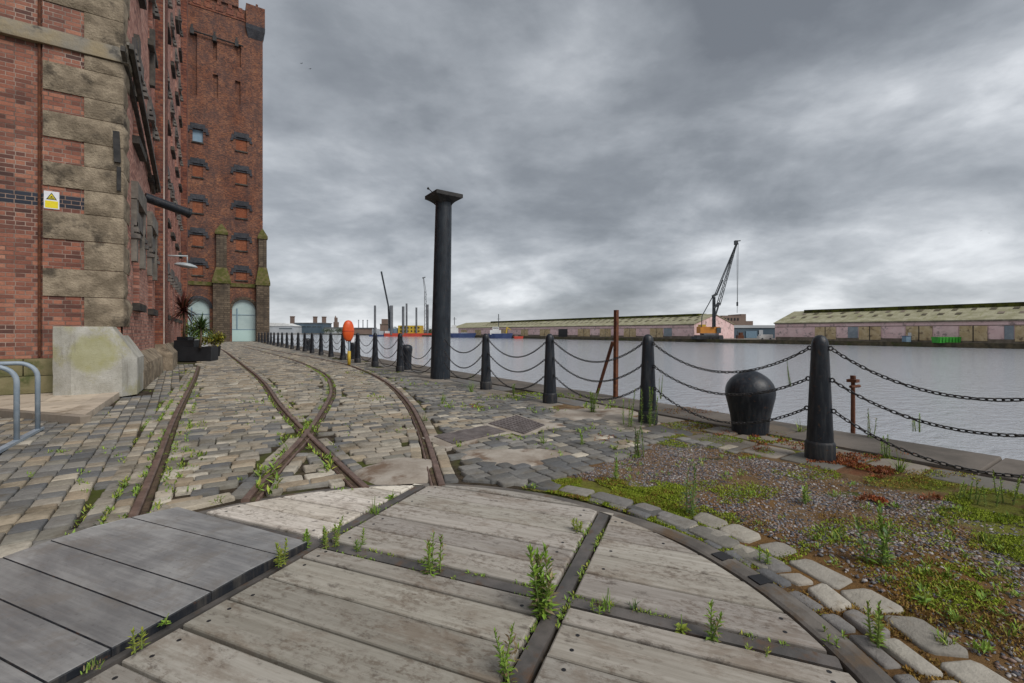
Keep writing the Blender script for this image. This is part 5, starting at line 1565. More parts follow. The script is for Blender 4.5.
# ================================================================== WEEDS
GREEN = [(.16, .27, .03), (.19, .32, .04), (.13, .22, .03), (.24, .34, .045), (.18, .28, .05)]
YGREEN = [(.24, .29, .04), (.30, .31, .05), (.2, .27, .04)]
DGREEN = [(.10, .17, .06), (.08, .14, .05), (.13, .19, .07)]
REDW = [(.25, .075, .03), (.32, .10, .04), (.19, .06, .03), (.28, .14, .05)]
def leaf(mb, p, d, L, w, col, droop=.3):
    s = d.cross(Vector((0, 0, 1)))
    if s.length < .05: s = Vector((1, 0, 0))
    s.normalize()
    mid = p + d * L * .5 - Vector((0, 0, droop * L * .1)); tip = p + d * L - Vector((0, 0, droop * L * .35))
    up = s.cross(d) * (w * .15)
    mb.add([p, mid - s * w * .5 + up, tip, mid + s * w * .5 + up, mid], [(0, 1, 4), (1, 2, 4), (2, 3, 4), (3, 0, 4)], col)
def weed_mesh(q, x, y, z, h, stems, pal, spread=.05, leafy=1.0, lsz=1.0):
    st = MB(); fo = MB()
    for s in range(stems):
        az = q.uniform(0, 2 * PI); rr_ = spread * q.random() ** .5
        b = Vector((x + rr_ * math.cos(az), y + rr_ * math.sin(az), z)); hh = h * (q.uniform(.55, 1.0) if s else 1.0)
        lean = Vector((q.uniform(-.18, .18), q.uniform(-.18, .18), 1)).normalized()
        bend = Vector((q.uniform(-.1, .1), q.uniform(-.1, .1), 0)) * hh
        pts = [b + lean * hh * t + bend * t * t for t in (0, .35, .7, 1)]
        st.tube(pts, [.0035 + .006 * h, .003 + .004 * h, .0025, .0015], 5, cap=False)
        n = int((14 + 120 * hh) * leafy)
        for k in range(n):
            t = (.06 + .94 * (k + q.random()) / n)
            p = b + lean * hh * t + bend * t * t
            a = k * 2.4 + q.uniform(-.4, .4); el = .25 + 1.0 * t ** 2 + q.uniform(-.25, .25)
            d = Vector((math.cos(a) * math.cos(el), math.sin(a) * math.cos(el), math.sin(el)))
            L = (.022 + .085 * h * (1 - .55 * t)) * q.uniform(.6, 1.15) * lsz
            c = q.choice(pal); kk = q.uniform(.7, 1.25) * (.8 + .35 * t)
            leaf(fo, p, d, L, L * .34, tuple(kk * v for v in c))
    return st, fo
wq = random.Random(101)
DRY = [(.22, .17, .09), (.17, .12, .06), (.27, .22, .12)]
def rosette_mesh(q, x, y, z, h, n, pal):
    st = MB(); fo = MB(); c0_ = Vector((x, y, z))
    st.tube([c0_, c0_ + Vector((.004, 0, h * .5)), c0_ + Vector((.012, .008, h))], [.003, .0025, .0015], 5, cap=False)
    for k in range(n * 7):
        a = k * 2.4 + q.uniform(-.3, .3); el = q.uniform(.1, 1.1)
        d = Vector((math.cos(a) * math.cos(el), math.sin(a) * math.cos(el), math.sin(el))); c = q.choice(pal); kk = q.uniform(.65, 1.2)
        L = h * q.uniform(.45, .95); leaf(fo, c0_ + Vector((q.uniform(-.01, .01), q.uniform(-.01, .01), .002)), d, L, L * q.uniform(.28, .45), tuple(kk * v for v in c), .9)
    return st, fo
def grass_mesh(q, x, y, z, h, n, pal):
    st = MB(); fo = MB(); c0_ = Vector((x, y, z))
    for k in range(3): st.tube([c0_, c0_ + Vector((q.uniform(-.2, .2) * h, q.uniform(-.2, .2) * h, h * q.uniform(.9, 1.15)))], [.002, .001], 4, cap=False)
    for k in range(n * 9):
        a = q.uniform(0, 6.28); el = q.uniform(.6, 1.5)
        d = Vector((math.cos(a) * math.cos(el), math.sin(a) * math.cos(el), math.sin(el))); c = q.choice(pal + DRY[:1]); kk = q.uniform(.7, 1.25)
        b = c0_ + Vector((q.uniform(-.025, .025), q.uniform(-.025, .025), 0)); L = h * q.uniform(.45, 1.0)
        sd_ = d.cross(Vector((0, 0, 1))).normalized() * (.0022 + .004 * h)
        p1 = b + d * L * .55; p2 = b + d * L - Vector((0, 0, L * q.uniform(.05, .25)))
        cc = tuple(kk * v for v in c)
        fo.add([b - sd_, b + sd_, p1 + sd_ * .8, p1 - sd_ * .8, p2], [(0, 1, 2, 3), (3, 2, 4)], cc)
    return st, fo
WN = [0]
def weed(px, py, hpx, stems, label, pal=GREEN, leafy=1.0, spread=.04, big=False, group='weeds growing on the quay', lsz=1.0, z=0.0, style=None):
    x, y = G(px, py, z); h = hpx / F * depth(x, y)
    WN[0] += 1
    if style is None: style = 'stem' if hpx > 24 else ('stem', 'rosette', 'stem', 'grass', 'rosette')[WN[0] % 5]
    if style == 'rosette' and h > .075: style = 'grass' if WN[0] % 2 else 'stem'
    if style == 'stem':
        st, fo = weed_mesh(wq, x, y, z - .02, h, stems, pal + ([wq.choice(DRY)] if hpx > 24 else []), spread, leafy * wq.uniform(.75, 1.2), lsz * wq.uniform(.8, 1.25))
        if hpx > 30:      # last year's dead stalk among the green
            d_ = Vector((wq.uniform(-.3, .3), wq.uniform(-.3, .3), 1)).normalized(); b_ = Vector((x + .01, y, z - .02))
            for k in range(14): leaf(fo, b_ + d_ * h * wq.uniform(.2, .8), Vector((wq.uniform(-1, 1), wq.uniform(-1, 1), wq.uniform(-.6, .4))).normalized(), .03, .007, wq.choice(DRY))
    elif style == 'rosette': st, fo = rosette_mesh(wq, x, y, z - .012, h, stems, pal)
    else: st, fo = grass_mesh(wq, x, y, z - .012, h, stems, pal)
    t = thing('weed', label, 'weed', (x, y, z), group)
    st.build('stem', M['leafstem'], t); fo.build('foliage', M['leaf'], t, vcol=True)
M['leafstem'] = m_plain('weed_stem', (.12, .2, .04, 1), (.2, .24, .06, 1), 20, .7, 0)
weed(545, 612, 70, 6, 'tall bushy green weed at the crossing of the turntable iron strips, largest on the planks', leafy=1.3, spread=.045)
weed(511, 676, 52, 3, 'leaning green weed beside the iron strip near the bottom frame edge', leafy=1.2)
weed(434, 571, 38, 4, 'bushy green weed growing in the long cross joint between planks', leafy=1.2)
weed(281, 562, 22, 3, 'yellowish green weed at the edge of the steel plates by their corner', YGREEN, 1.3, .02, z=.035)
weed(309, 545, 17, 3, 'small green weed where the steel plates and pale planks meet', GREEN, 1.2)
weed(329, 543, 26, 6, 'bushy weed with orange-tinged leaves at the iron strip crossing beyond the plates', YGREEN + GREEN, 1.3, .06)
weed(358, 548, 18, 2, 'single upright weed in the iron strip right of the bushy crossing clump', GREEN, 1.3)
weed(374, 512, 15, 4, 'green weed beside the dark strip edging the pale planks', GREEN, 1.3)
weed(392, 497, 9, 3, 'tiny weed at the far tip of the pale plank section', GREEN, 1.2)
weed(712, 638, 38, 2, 'upright single-stemmed green weed in the cross strip near the turntable rim', GREEN, 1.5, .012)
weed(606, 608, 22, 2, 'thin green weed in the cross strip just right of the iron crossing', GREEN, 1.1)
weed(594, 608, 12, 3, 'low green weed beside the thin one right of the iron crossing', GREEN, 1.1)
weed(634, 607, 12, 2, 'little dark green weed poking through planks on the far wedge', DGREEN, 1.0)
weed(681, 628, 15, 3, 'wispy yellowish weed in the cross strip left of the upright single stem', YGREEN, .7)
weed(757, 655, 12, 2, 'wispy tiny weed in the cross strip closest to the rim', YGREEN, .6)
weed(581, 530, 14, 4, 'green weed at the outer end of the dark iron strip', YGREEN, 1.2)
weed(137, 645, 22, 2, 'green weed in the gap beside the steel plates, low in the frame', YGREEN, 1.2, .015, z=.035)
weed(93, 664, 9, 3, 'small weed in the plate gap nearest the bottom left', GREEN, 1.2, z=.035)
weed(165, 621, 9, 3, 'tiny weed in the middle of the plate gap', GREEN, 1.2, z=.035)
weed(878, 640, 50, 4, 'yellow-green weed sprouting between the pale ring stones', YGREEN + GREEN, 1.4, .03)
weed(692, 512, 50, 4, 'tall thin grey-green weed rising from the gravel edge', DGREEN, .8, .05)
weed(873, 560, 62, 5, 'tall open grey-green weed in the middle of the gravel', DGREEN + GREEN, .8, .06)
weed(637, 455, 34, 5, 'feathery grey-green weed where cobbles meet the gravel', DGREEN, 1.0, .07)
weed(648, 425, 40, 4, 'tall weed hiding the foot of the second bollard', GREEN + DGREEN, .9, .09)
weed(628, 425, 38, 4, 'tall weed between the second bollard and the rusty prop', GREEN + DGREEN, .9, .08)
weed(593, 412, 24, 4, 'slim green weed on the cobbles in front of the slanting prop', GREEN, 1.1, .03)
weed(581, 444, 14, 3, 'green weed on dark cobbles left of the feathery one', GREEN, .9, .04)
weed(543, 443, 15, 3, 'green weed on dark cobbles beside the chequered cover', GREEN, .9, .03)
weed(472, 392, 18, 4, 'green weed among cobbles just before the fourth bollard', GREEN, 1.1, .03)
weed(513, 395, 12, 3, 'green weed at the quay edge between two bollards past the column', GREEN, 1.1, .03)
weed(443, 400, 10, 4, 'small bright weed on cobbles below the tall column', GREEN, 1.2, .04)
weed(617, 477, 20, 3, 'bright green weed standing on moss by the ring stones', GREEN, 1.2, .03)
weed(425, 421, 10, 4, 'small weed beside the curved rail near the rusty plain cover', DGREEN, 1.0, .04)
weed(885, 455, 24, 4, 'green weed beneath the lowest chain by the water', GREEN, 1.1, .05)
weed(975, 500, 20, 7, 'spreading green clump on the flags by the frame edge', GREEN + YGREEN, 1.3, .12)
weed(790, 385, 26, 3, 'slim weed on the coping between two near bollards', DGREEN, .8, .02, z=0)
weed(870, 438, 30, 3, 'wispy weed on the coping beside the short rusty post', DGREEN, .5, .03)
weed(660, 398, 26, 3, 'thin weed on the coping behind the second bollard', DGREEN, .6, .03)
for px, py, hp, where in [(800, 432, 16, 'left of the largest bollard base'), (915, 430, 18, 'at the coping under the chains'), (900, 470, 22, 'by the flags under the low chain'), (1005, 500, 30, 'at the frame edge among moss'), (985, 540, 20, 'in moss at the frame edge'), (925, 600, 14, 'on the pebbles near the ring'), (835, 640, 12, 'between ring stones beside the gravel'), (760, 560, 16, 'in the gravel left of the tall open weed'), (805, 500, 18, 'in the gravel before the largest bollard'), (945, 640, 14, 'on the pebbles low at right')]:
    weed(px, py, hp, 4, 'small green weed ' + where, GREEN + YGREEN, 1.0, .05, group='small weeds on the gravel')
# weeds in the joints of the cobbles and rails: too many to count
jm = MB(); jst = MB()
jq = random.Random(55)
def joint_patch(px, py, rx, ry, n, hlo, hhi, pal):
    for _ in range(n):
        a = jq.uniform(0, 2 * PI); rr_ = jq.random() ** .5
        x, y = G(px + rx * rr_ * math.cos(a), max(338, py + ry * rr_ * math.sin(a)))
        for _k in range(jq.randint(3, 7)):
            az = jq.uniform(0, 2 * PI); el = jq.uniform(.35, 1.4); h = jq.uniform(hlo, hhi)
            d = Vector((math.cos(az) * math.cos(el), math.sin(az) * math.cos(el), math.sin(el)))
            c = jq.choice(pal); kk = jq.uniform(.6, 1.25)
            leaf(jm, Vector((x + jq.uniform(-.015, .015), y + jq.uniform(-.015, .015), -.012)), d, h, h * .22, tuple(kk * v for v in c))
def along_rail(key, t0, t1, o, n, h):
    L = offset_line(RAILS[key], o); m_ = len(L)
    for _ in range(n):
        p = L[int(m_ * jq.uniform(t0, t1))]
        if mnoise.noise((p.x * 2.1 + o * 9, p.y * 2.1, 4)) < -.05: continue
        for _k in range(4):
            az = jq.uniform(0, 2 * PI); el = jq.uniform(.3, 1.3); hh = h * jq.uniform(.4, 1.1)
            c = jq.choice(GREEN + YGREEN); kk = jq.uniform(.6, 1.2)
            leaf(jm, Vector((p.x + jq.uniform(-.02, .02), p.y + jq.uniform(-.03, .03), -.015)), Vector((math.cos(az) * math.cos(el), math.sin(az) * math.cos(el), math.sin(el))), hh, hh * .24, tuple(kk * v for v in c))
along_rail('A', .0, .6, .115, 380, .05); along_rail('A', .0, .7, -.045, 320, .055); along_rail('A', .0, .6, -.15, 420, .055); along_rail('A', .05, .5, .2, 240, .05); along_rail('A', .0, .5, -.27, 220, .05)
along_rail('C', .02, .34, -.05, 320, .075); along_rail('C', .05, .3, .09, 160, .06); along_rail('D', .03, .2, .1, 160, .06); along_rail('D', .03, .2, -.1, 160, .06); along_rail('D', .2, .5, -.1, 160, .04); along_rail('C', .35, .7, .1, 160, .04)
along_rail('E', .05, .3, .12, 50, .04)
for pp_ in [(195, 455, 10, 6, 14, .03, .07), (200, 425, 8, 5, 10, .03, .06), (268, 480, 12, 14, 22, .04, .11), (283, 440, 10, 6, 12, .03, .08), (327, 462, 5, 10, 12, .04, .1),
            (170, 470, 9, 30, 26, .02, .05), (110, 450, 12, 4, 6, .02, .05), (83, 487, 10, 6, 7, .02, .05), (60, 452, 9, 4, 8, .02, .05), (258, 400, 10, 4, 12, .03, .07), (375, 398, 9, 4, 12, .04, .09),
            (452, 405, 16, 4, 30, .03, .08), (500, 398, 26, 3, 40, .03, .08), (480, 408, 20, 4, 16, .03, .08), (545, 410, 24, 3, 22, .03, .07), (560, 397, 30, 3, 40, .03, .09), (600, 405, 20, 5, 26, .03, .1),
            (420, 385, 22, 3, 18, .03, .08), (400, 380, 14, 2, 12, .03, .07), (505, 437, 25, 3, 18, .02, .06), (455, 444, 8, 3, 6, .03, .08), (540, 430, 20, 4, 14, .02, .06), (620, 445, 22, 5, 12, .03, .08), (600, 430, 24, 5, 14, .03, .08), (560, 455, 10, 4, 6, .02, .06),
            (150, 372, 10, 3, 10, .03, .07), (165, 375, 10, 3, 10, .03, .06), (140, 382, 4, 2, 6, .03, .07), (50, 452, 4, 3, 5, .02, .05), (220, 500, 5, 5, 5, .02, .05), (345, 489, 12, 2, 6, .02, .04), (430, 508, 5, 3, 0, .02, .05), (530, 486, 8, 2, 10, .02, .05)]:
    joint_patch(*pp_, GREEN + YGREEN)
for _ in range(260):
    qx, qy = jq.uniform(0, 700), 345 + 150 * jq.random() ** 1.3
    x, y = G(qx, qy)
    if -1.3 < x < 6 and y > 2 and math.hypot(x - TT_C.x, y - TT_C.y) > 2.1 and mnoise.noise((x * .8, y * .8, 2)) > -.1 and not any(in_poly(x, y, q) for q in PATCHES + COVERS): joint_patch(qx, qy, 5, 2.5, 3, .015, .05, GREEN + YGREEN)
for _ in range(190):
    qx, qy = jq.uniform(600, 1020), jq.uniform(450, 680)
    x, y = G(qx, qy)
    if in_gravel(x, y) and math.hypot(x - TT_C.x, y - TT_C.y) > 2.5: joint_patch(qx, qy, 6, 3, jq.randint(2, 7), .012, .05, GREEN + YGREEN)
for qx, qy in ((690, 411), (700, 418), (840, 458), (855, 462), (870, 458), (905, 452), (880, 474), (760, 447), (725, 433), (800, 446), (604, 438), (930, 497), (865, 497)):
    joint_patch(qx, qy, 12, 3.5, 26, .015, .045, REDW)
def deck_tufts(a0, b0, a1, b1, n, hlo, hhi):
    for _ in range(n):
        t = jq.random(); p = W(a0 + (a1 - a0) * t, b0 + (b1 - b0) * t + jq.choice((-.045, .045)) * (1 if a0 != a1 else 0), -.012)
        if mnoise.noise((p[0] * 5, p[1] * 5, 6)) < .0: continue
        for _k in range(5):
            az = jq.uniform(0, 2 * PI); el = jq.uniform(.2, 1.3); h = jq.uniform(hlo, hhi); c = jq.choice(GREEN + YGREEN); kk = jq.uniform(.6, 1.2)
            leaf(jm, Vector(p) + Vector((jq.uniform(-.012, .012), jq.uniform(-.012, .012), 0)), Vector((math.cos(az) * math.cos(el), math.sin(az) * math.cos(el), math.sin(el))), h, h * .25, tuple(kk * v for v in c))
deck_tufts(-.6, G_, 1.75, G_, 240, .012, .035); deck_tufts(.8, -G_, 1.7, -G_, 60, .012, .03); deck_tufts(G_ + .04, -.6, G_ + .04, 1.6, 130, .01, .028); deck_tufts(G_ - .04, -.6, G_ - .04, .6, 60, .01, .025)
tag(jm.build('joint_weeds', M['leaf'], None, vcol=True), 'green tufts sprouting in the cobble joints and along the rails', 'weeds', None, 'stuff')
# moss: low mats of tiny blades, green, ochre and rust red
ms = MB(); mq = random.Random(66)
def moss(px, py, rx, ry, n, pal, h=.0085, seed=0):
    for _ in range(int(n * (2.0 if pal[0] == MG[0] else 1.3))):
        a = mq.uniform(0, 2 * PI); rr_ = mq.random() ** .6
        qx, qy = px + rx * rr_ * math.cos(a), py + ry * rr_ * math.sin(a)
        x, y = G(qx, qy)
        if mnoise.noise((x * 3.3, y * 3.3, 8)) < (-.12 if pal[0] in (MG[0], REDW[0]) else .1) or x > EDGE: continue
        rad = math.hypot(x - TT_C.x, y - TT_C.y)
        if rad < 2.06: continue
        z = -.012 if rad > 2.47 else -.022
        dd = depth(x, y); s = max(1.0, dd / 4.5)
        for _k in range(3):
            az = mq.uniform(0, 2 * PI); el = mq.uniform(.2, 1.4); hh = h * mq.uniform(.6, 1.7) * s * (1.7 if pal[0] == REDW[0] else 1)
            c = pal[int(len(pal) * (.5 + .7 * mnoise.noise((x * 5, y * 5, 2)) + mq.uniform(-.2, .2))) % len(pal)]; kk = mq.uniform(.6, 1.3)
            p = Vector((x + mq.uniform(-.012, .012) * s, y + mq.uniform(-.012, .012) * s, z)); d = Vector((math.cos(az) * math.cos(el), math.sin(az) * math.cos(el), math.sin(el)))
            w = d.cross(Vector((0, 0, 1))).normalized() * hh * .4
            ms.add([p - w, p + w, p + d * hh], [(0, 1, 2)], tuple(kk * v for v in c))
MG = [(.19, .25, .025), (.25, .31, .035), (.15, .2, .02), (.30, .32, .05)]
MO = [(.22, .12, .03), (.26, .17, .045), (.16, .09, .03), (.24, .20, .04)]
for a in [(600, 490, 60, 14, 2600, MG + MO), (640, 500, 40, 16, 1500, MG + MO), (575, 485, 30, 8, 900, MO + MG), (700, 440, 44, 7, 900, MG), (720, 425, 60, 6, 900, MG + MO), (690, 412, 30, 5, 500, REDW + MO), (750, 450, 26, 7, 500, MO + MG),
          (770, 437, 22, 6, 500, REDW + MG), (845, 460, 38, 8, 900, REDW), (880, 470, 14, 6, 400, REDW), (900, 452, 40, 8, 600, MG), (920, 478, 60, 10, 600, MG + MO), (985, 505, 50, 18, 1500, MG), (1010, 540, 40, 30, 1200, MG), (870, 500, 16, 5, 300, REDW), (930, 498, 14, 4, 300, REDW),
          (660, 520, 24, 14, 800, MG), (690, 545, 22, 14, 500, MO + MG), (740, 590, 40, 40, 700, MO + MG), (800, 640, 60, 40, 1000, MO + MG), (880, 640, 60, 50, 1100, MO), (960, 620, 80, 60, 1600, MO), (850, 560, 90, 50, 1500, MO), (760, 520, 80, 30, 900, MO),
          (930, 550, 80, 40, 700, MG + MO), (860, 530, 60, 14, 400, MG), (720, 490, 60, 12, 700, MG), (760, 545, 50, 18, 600, MG), (960, 585, 60, 25, 700, MG), (700, 520, 40, 16, 900, MG), (830, 470, 60, 8, 500, MG), (620, 500, 50, 12, 1200, MG), (655, 505, 30, 14, 700, MG), (690, 535, 22, 12, 400, MG), (570, 484, 38, 8, 2200, MG), (630, 488, 56, 10, 1600, MG), (620, 495, 40, 10, 900, MG), (604, 438, 7, 2.5, 160, REDW), (560, 395, 60, 4, 500, MG), (480, 405, 10, 3, 160, REDW + MG), (640, 405, 30, 5, 400, MG + MO), (810, 445, 30, 5, 400, MG + REDW), (500, 435, 40, 3, 250, MG), (185, 372, 12, 2, 60, MG),
          (300, 343, 40, 1.5, 160, MO), (370, 372, 30, 2, 100, MG)]:
    moss(*a)
tag(ms.build('moss', M['mossblade'], None, vcol=True), 'mats of green, ochre and rust red moss on the quay', 'moss', None, 'stuff')

# ================================================================== FAR SIDE OF THE DOCK
FX = 167.6; ZQ = -1.7
mb = MB(); mb.box(FX, 6000, -700, 899, -6, ZQ); mb.box(-2500, 6000, 900, 9000, -6, -1.9)
struct('far_quay', mb, M['land'])
mb = MB(); mb.box(FX - .6, FX - .01, -700, 899, -6, ZQ + .05)
struct('far_quay_wall', mb, M['quayfar'])

M['skylight'] = m_plain('dirty_skylight', (.06, .05, .03, 1), (.12, .10, .06, 1), 1.0, .8, 0)
def warehouse(name, label, Y0, Y1, zr, ze, strip0, strip1, bays, seed, gable=True):
    q = random.Random(seed)
    t = thing(name, label, 'warehouse', (171, Y0, ZQ))
    X0, X1, XR = 171.0, 201.0, 186.0
    m = MB(); m.box(X0, X1, Y0, Y1, ZQ - .02, ze)
    m.add([(X0, Y0, ze), (X1, Y0, ze), (XR, Y0, zr)], [(0, 1, 2)]); m.add([(X0, Y1, ze), (X1, Y1, ze), (XR, Y1, zr)], [(0, 1, 2)])
    m.build('wall', M['pinkwall'], t)
    m = MB()
    e = .35
    for s in (0, 1):
        xe = X0 - .4 if s == 0 else X1 + .4
        m.add([(xe, Y0 - e, ze - .1), (xe, Y1 + e, ze - .1), (XR, Y1 + e, zr + .05), (XR, Y0 - e, zr + .05),
               (xe, Y0 - e, ze + .15), (xe, Y1 + e, ze + .15), (XR, Y1 + e, zr + .3), (XR, Y0 - e, zr + .3)],
              [(4, 5, 6, 7), (0, 3, 2, 1), (0, 1, 5, 4), (1, 2, 6, 5), (3, 0, 4, 7)])
    rf = m.build('roof', M['roof'], t)
    m = MB(); m.box(XR - 3.0, XR + 3.0, strip0, strip1, zr - 1.2, zr + .6); m.build('ridge_vent', M['ridge'], rf)
    m = MB(); m.box(X0 - .45, X0 - .02, Y0, Y1, ze - .35, ze - .02); m.build('gutter', M['plinth_grey'], t)
    zb = ZQ + 4.6
    m = MB(); m.box(X0 - .12, X0 - .01, Y0, Y1, zb, zb + .16); m.build('rail', M['farbrown'], t)
    # base band
    m = MB(); m.box(X0 - .06, X0 - .01, Y0 + .3, Y1 - .3, ZQ, ZQ + 1.15); m.build('plinth', M['plinth_grey'], t)
    for (a, b, kind) in bays:
        m = MB(); zz0, zz1 = ZQ + (1.0 if kind in 'pg' else .5), zb - .05
        if kind == 'y':
            mid = (a + b) / 2
            for u0, u1 in ((a, mid - .12), (mid + .12, b)):
                m = MB(); m.box(X0 - .16, X0 - .065, u0, u1, zz0, zz1)
                for k in range(1, 6): m.box(X0 - .19, X0 - .16, u0, u1, zz0 + (zz1 - zz0) * k / 6, zz0 + (zz1 - zz0) * k / 6 + .05)
                m.build('sliding_door', M['yellowdoor'], t)
            m = MB(); m.box(X0 - .2, X0 - .063, mid - .1, mid + .1, ZQ + .3, zb); m.build('door_post', M['black_old'], t)
        elif kind == 'd':
            m.box(X0 - .14, X0 - .06, a, b, ZQ + .1, zz1); m.build('open_doorway', M['dark'], t)
        elif kind == 'g':
            m.box(X0 - .14, X0 - .07, a, b, zz0, zz1); m.build('door_panel', M['greypanel'], t)
        elif kind == 'p':
            m.box(X0 - .13, X0 - .07, a, b, zz0, zz1); m.build('door_panel', M['pinkwall'], t)
    # skylights and patched sheets on the roof
    slope = lambda f: (X0 + (XR - X0) * f, ze + (zr - ze) * f)
    y = Y0 + 2.5; i = 0
    while y < Y1 - 2 and y < Y0 + 190:
        f = .62 if i % 2 else .33
        x0, z0 = slope(f); x1, z1 = slope(f + .13)
        if q.random() < .93:
            m = MB(); w = q.uniform(.9, 1.4)
            m.add([(x0, y, z0 + .3), (x0, y + w, z0 + .3), (x1, y + w, z1 + .3), (x1, y, z1 + .3), (x0, y, z0 + .42), (x0, y + w, z0 + .42), (x1, y + w, z1 + .42), (x1, y, z1 + .42)],
                  [(4, 5, 6, 7), (0, 1, 5, 4), (1, 2, 6, 5), (2, 3, 7, 6), (3, 0, 4, 7)])
            m.build('skylight', M['skylight'] if q.random() < .7 else M['plinth_grey'], rf)
        y += q.uniform(1.7, 2.5); i += 1
    return t
b = []
y = 84.0; first = True
b.append((74.0, 82.5, 'g0'))
yy = 75.0
bays = []
S_px = lambda px: on_side(px, 171.0)
for px0, px1, k in [(815, 836, 'y'), (837, 848, 'p'), (848, 858, 'g'), (859, 881, 'y'), (882.5, 905, 'p'), (906, 932.5, 'y'), (933.5, 958.5, 'p'), (959.5, 987.5, 'y'), (988.5, 1004, 'p'), (1004.5, 1014, 'g'), (1015, 1046, 'y'), (1048, 1075, 'p'), (1077, 1110, 'y'), (1112, 1140, 'p')]:
    bays.append((S_px(px1), S_px(px0), k))
warehouse('dock_warehouse', 'long low dock warehouse with mossy roof and yellow doors across the water at right', -30, 84.9, 8.75, 4.35, -29, 80.5, bays, 3)
bays = []
for px0, px1, k in [(461, 467, 'y'), (475, 481, 'y'), (497, 508, 'y'), (521, 528, 'y'), (540, 550, 'y'), (558.5, 567.5, 'd'), (578, 590, 'y'), (600, 611, 'y'), (624, 636, 'y'), (637, 648, 'p'), (650, 663, 'y'), (664, 672, 'g')]:
    bays.append((S_px(px1), S_px(px0), k))
w2 = warehouse('dock_warehouse', 'long pink dock warehouse with an open black doorway, behind the crane across the water', 118.0, 352, 8.9, 4.5, 124, 306, bays, 7)
m = MB(); m.box(178, 180.2, 117.9, 117.99, ZQ + .5, 3.2); m.build('gable_door', M['greypanel'], w2)

def box_at(px0, px1, py0, py1, d, thick):
    """a box standing at depth d, with its front facing the quay"""
    p, q_ = P(px0, py1, d), P(px1, py1, d); z1 = HC + (H - py0) * d / F; z0 = HC + (H - py1) * d / F
    u = (q_ - p); u.z = 0; n = Vector((CT, CS, 0)) * thick
    poly = [(p.x, p.y), (q_.x, q_.y), (q_.x + n.x, q_.y + n.y), (p.x + n.x, p.y + n.y)]
    return poly, z0, z1
def abox(mb, px0, px1, py0, py1, d, thick):
    poly, z0, z1 = box_at(px0, px1, py0, py1, d, thick); mb.prism(poly, z0, z1)
def far_thing(name, label, cat, px, py, d, group=None):
    return thing(name, label, cat, tuple(P(px, py, d)), group)

# shed and mill between the warehouses
d = 215
t = far_thing('dock_shed', 'low grey sheet-clad shed between the two pink warehouses', 'shed', 755, 338, d)
m = MB(); abox(m, 734, 790, 328, 338.5, d, 18); m.build('wall', M['farblue'], t)
m = MB(); abox(m, 733, 791, 325.2, 327.9, d - .4, 19); m.build('roof', M['fargrey'], t)
m = MB(); abox(m, 746, 757, 331, 338, d - .3, .25); m.build('door', M['blue_panel'], t)
m = MB(); abox(m, 759, 763, 330, 338, d - .3, .25); m.build('door', M['fargrey'], t)
d = 330
t = far_thing('brick_mill', 'dark brick mill building rising behind the crane and shed', 'building', 735, 325, d)
m = MB(); abox(m, 722, 741, 315.5, 338, d, 20); abox(m, 741.05, 746, 314, 338, d, 20); abox(m, 746.05, 753, 321, 338, d, 18); m.build('wall', M['farbrown'], t)
for k in range(5):
    m = MB(); abox(m, 724.5 + k * 3.2, 726 + k * 3.2, 318, 320.5, d - .2, .18); m.build('window', M['dark'], t)
t = far_thing('van', 'small white van parked on the far quay by the grey shed', 'van', 766, 338, 178)
m = MB(); abox(m, 761, 773, 334.5, 338.6, 178, 2.0); abox(m, 759.4, 760.95, 336.2, 338.6, 178, 1.9); m.build('body', M['white'], t)
m = MB()
for px in (762.5, 770.5):
    p = P(px, 338.9, 177.9); m.tube([p, p + Vector((CT, CS, 0)) * .3], .35, 10)
m.build('wheel', M['dark'], t)
t = far_thing('forklift', 'small dark red machine parked beside the crane on the far quay', 'vehicle', 741, 338, 180)
m = MB(); abox(m, 738, 744, 335.3, 338.6, 180, 1.6); abox(m, 740, 743, 332.5, 335.25, 180.2, 1.2); m.build('body', M['rust'], t)
m = MB(); abox(m, 737.3, 737.8, 331, 338.5, 179.8, .2); m.build('mast', M['craneblack'], t)
d = 124
t = far_thing('waste_container', 'bright green open container standing on the far quay before the right warehouse', 'container', 949, 343, d)
m = MB(); poly, z0, z1 = box_at(938.5, 961.5, 337, 343.3, d, 2.2)
gq2 = grow(poly, .93); m.rings([[(*p, z0 + .1) for p in gq2], [(*p, z1 - .1) for p in poly], [(*p, z1) for p in poly], [(*p, z1) for p in grow(poly, .96)], [(*p, z0 + .5) for p in grow(gq2, .96)]]); m.build('body', M['green'], t)
m = MB()
for k in range(7): abox(m, 940 + k * 3.2, 940.6 + k * 3.2, 337.3, 342.6, d - .12, .1)
m.build('rib', M['green'], t)
t = far_thing('site_cabin', 'small white cabin on stilts against the right warehouse', 'cabin', 914, 340, 133)
m = MB(); abox(m, 910, 918, 332.6, 336, 133, 2); m.build('body', M['white'], t)
m = MB(); abox(m, 911, 911.5, 336.02, 342, 133, .3); abox(m, 916.5, 917, 336.02, 342, 133, .3); m.build('leg', M['steelgrey'], t)
t = far_thing('blue_skip', 'small blue bin beside the white cabin on the far quay', 'bin', 908.5, 342, 131)
m = MB(); abox(m, 906.3, 911, 336.3, 342, 131, 1.5); m.build('body', M['blue_panel'], t)
m = MB(); abox(m, 906.1, 911.2, 335.8, 336.25, 130.9, 1.7); m.build('lid', M['navy'], t)

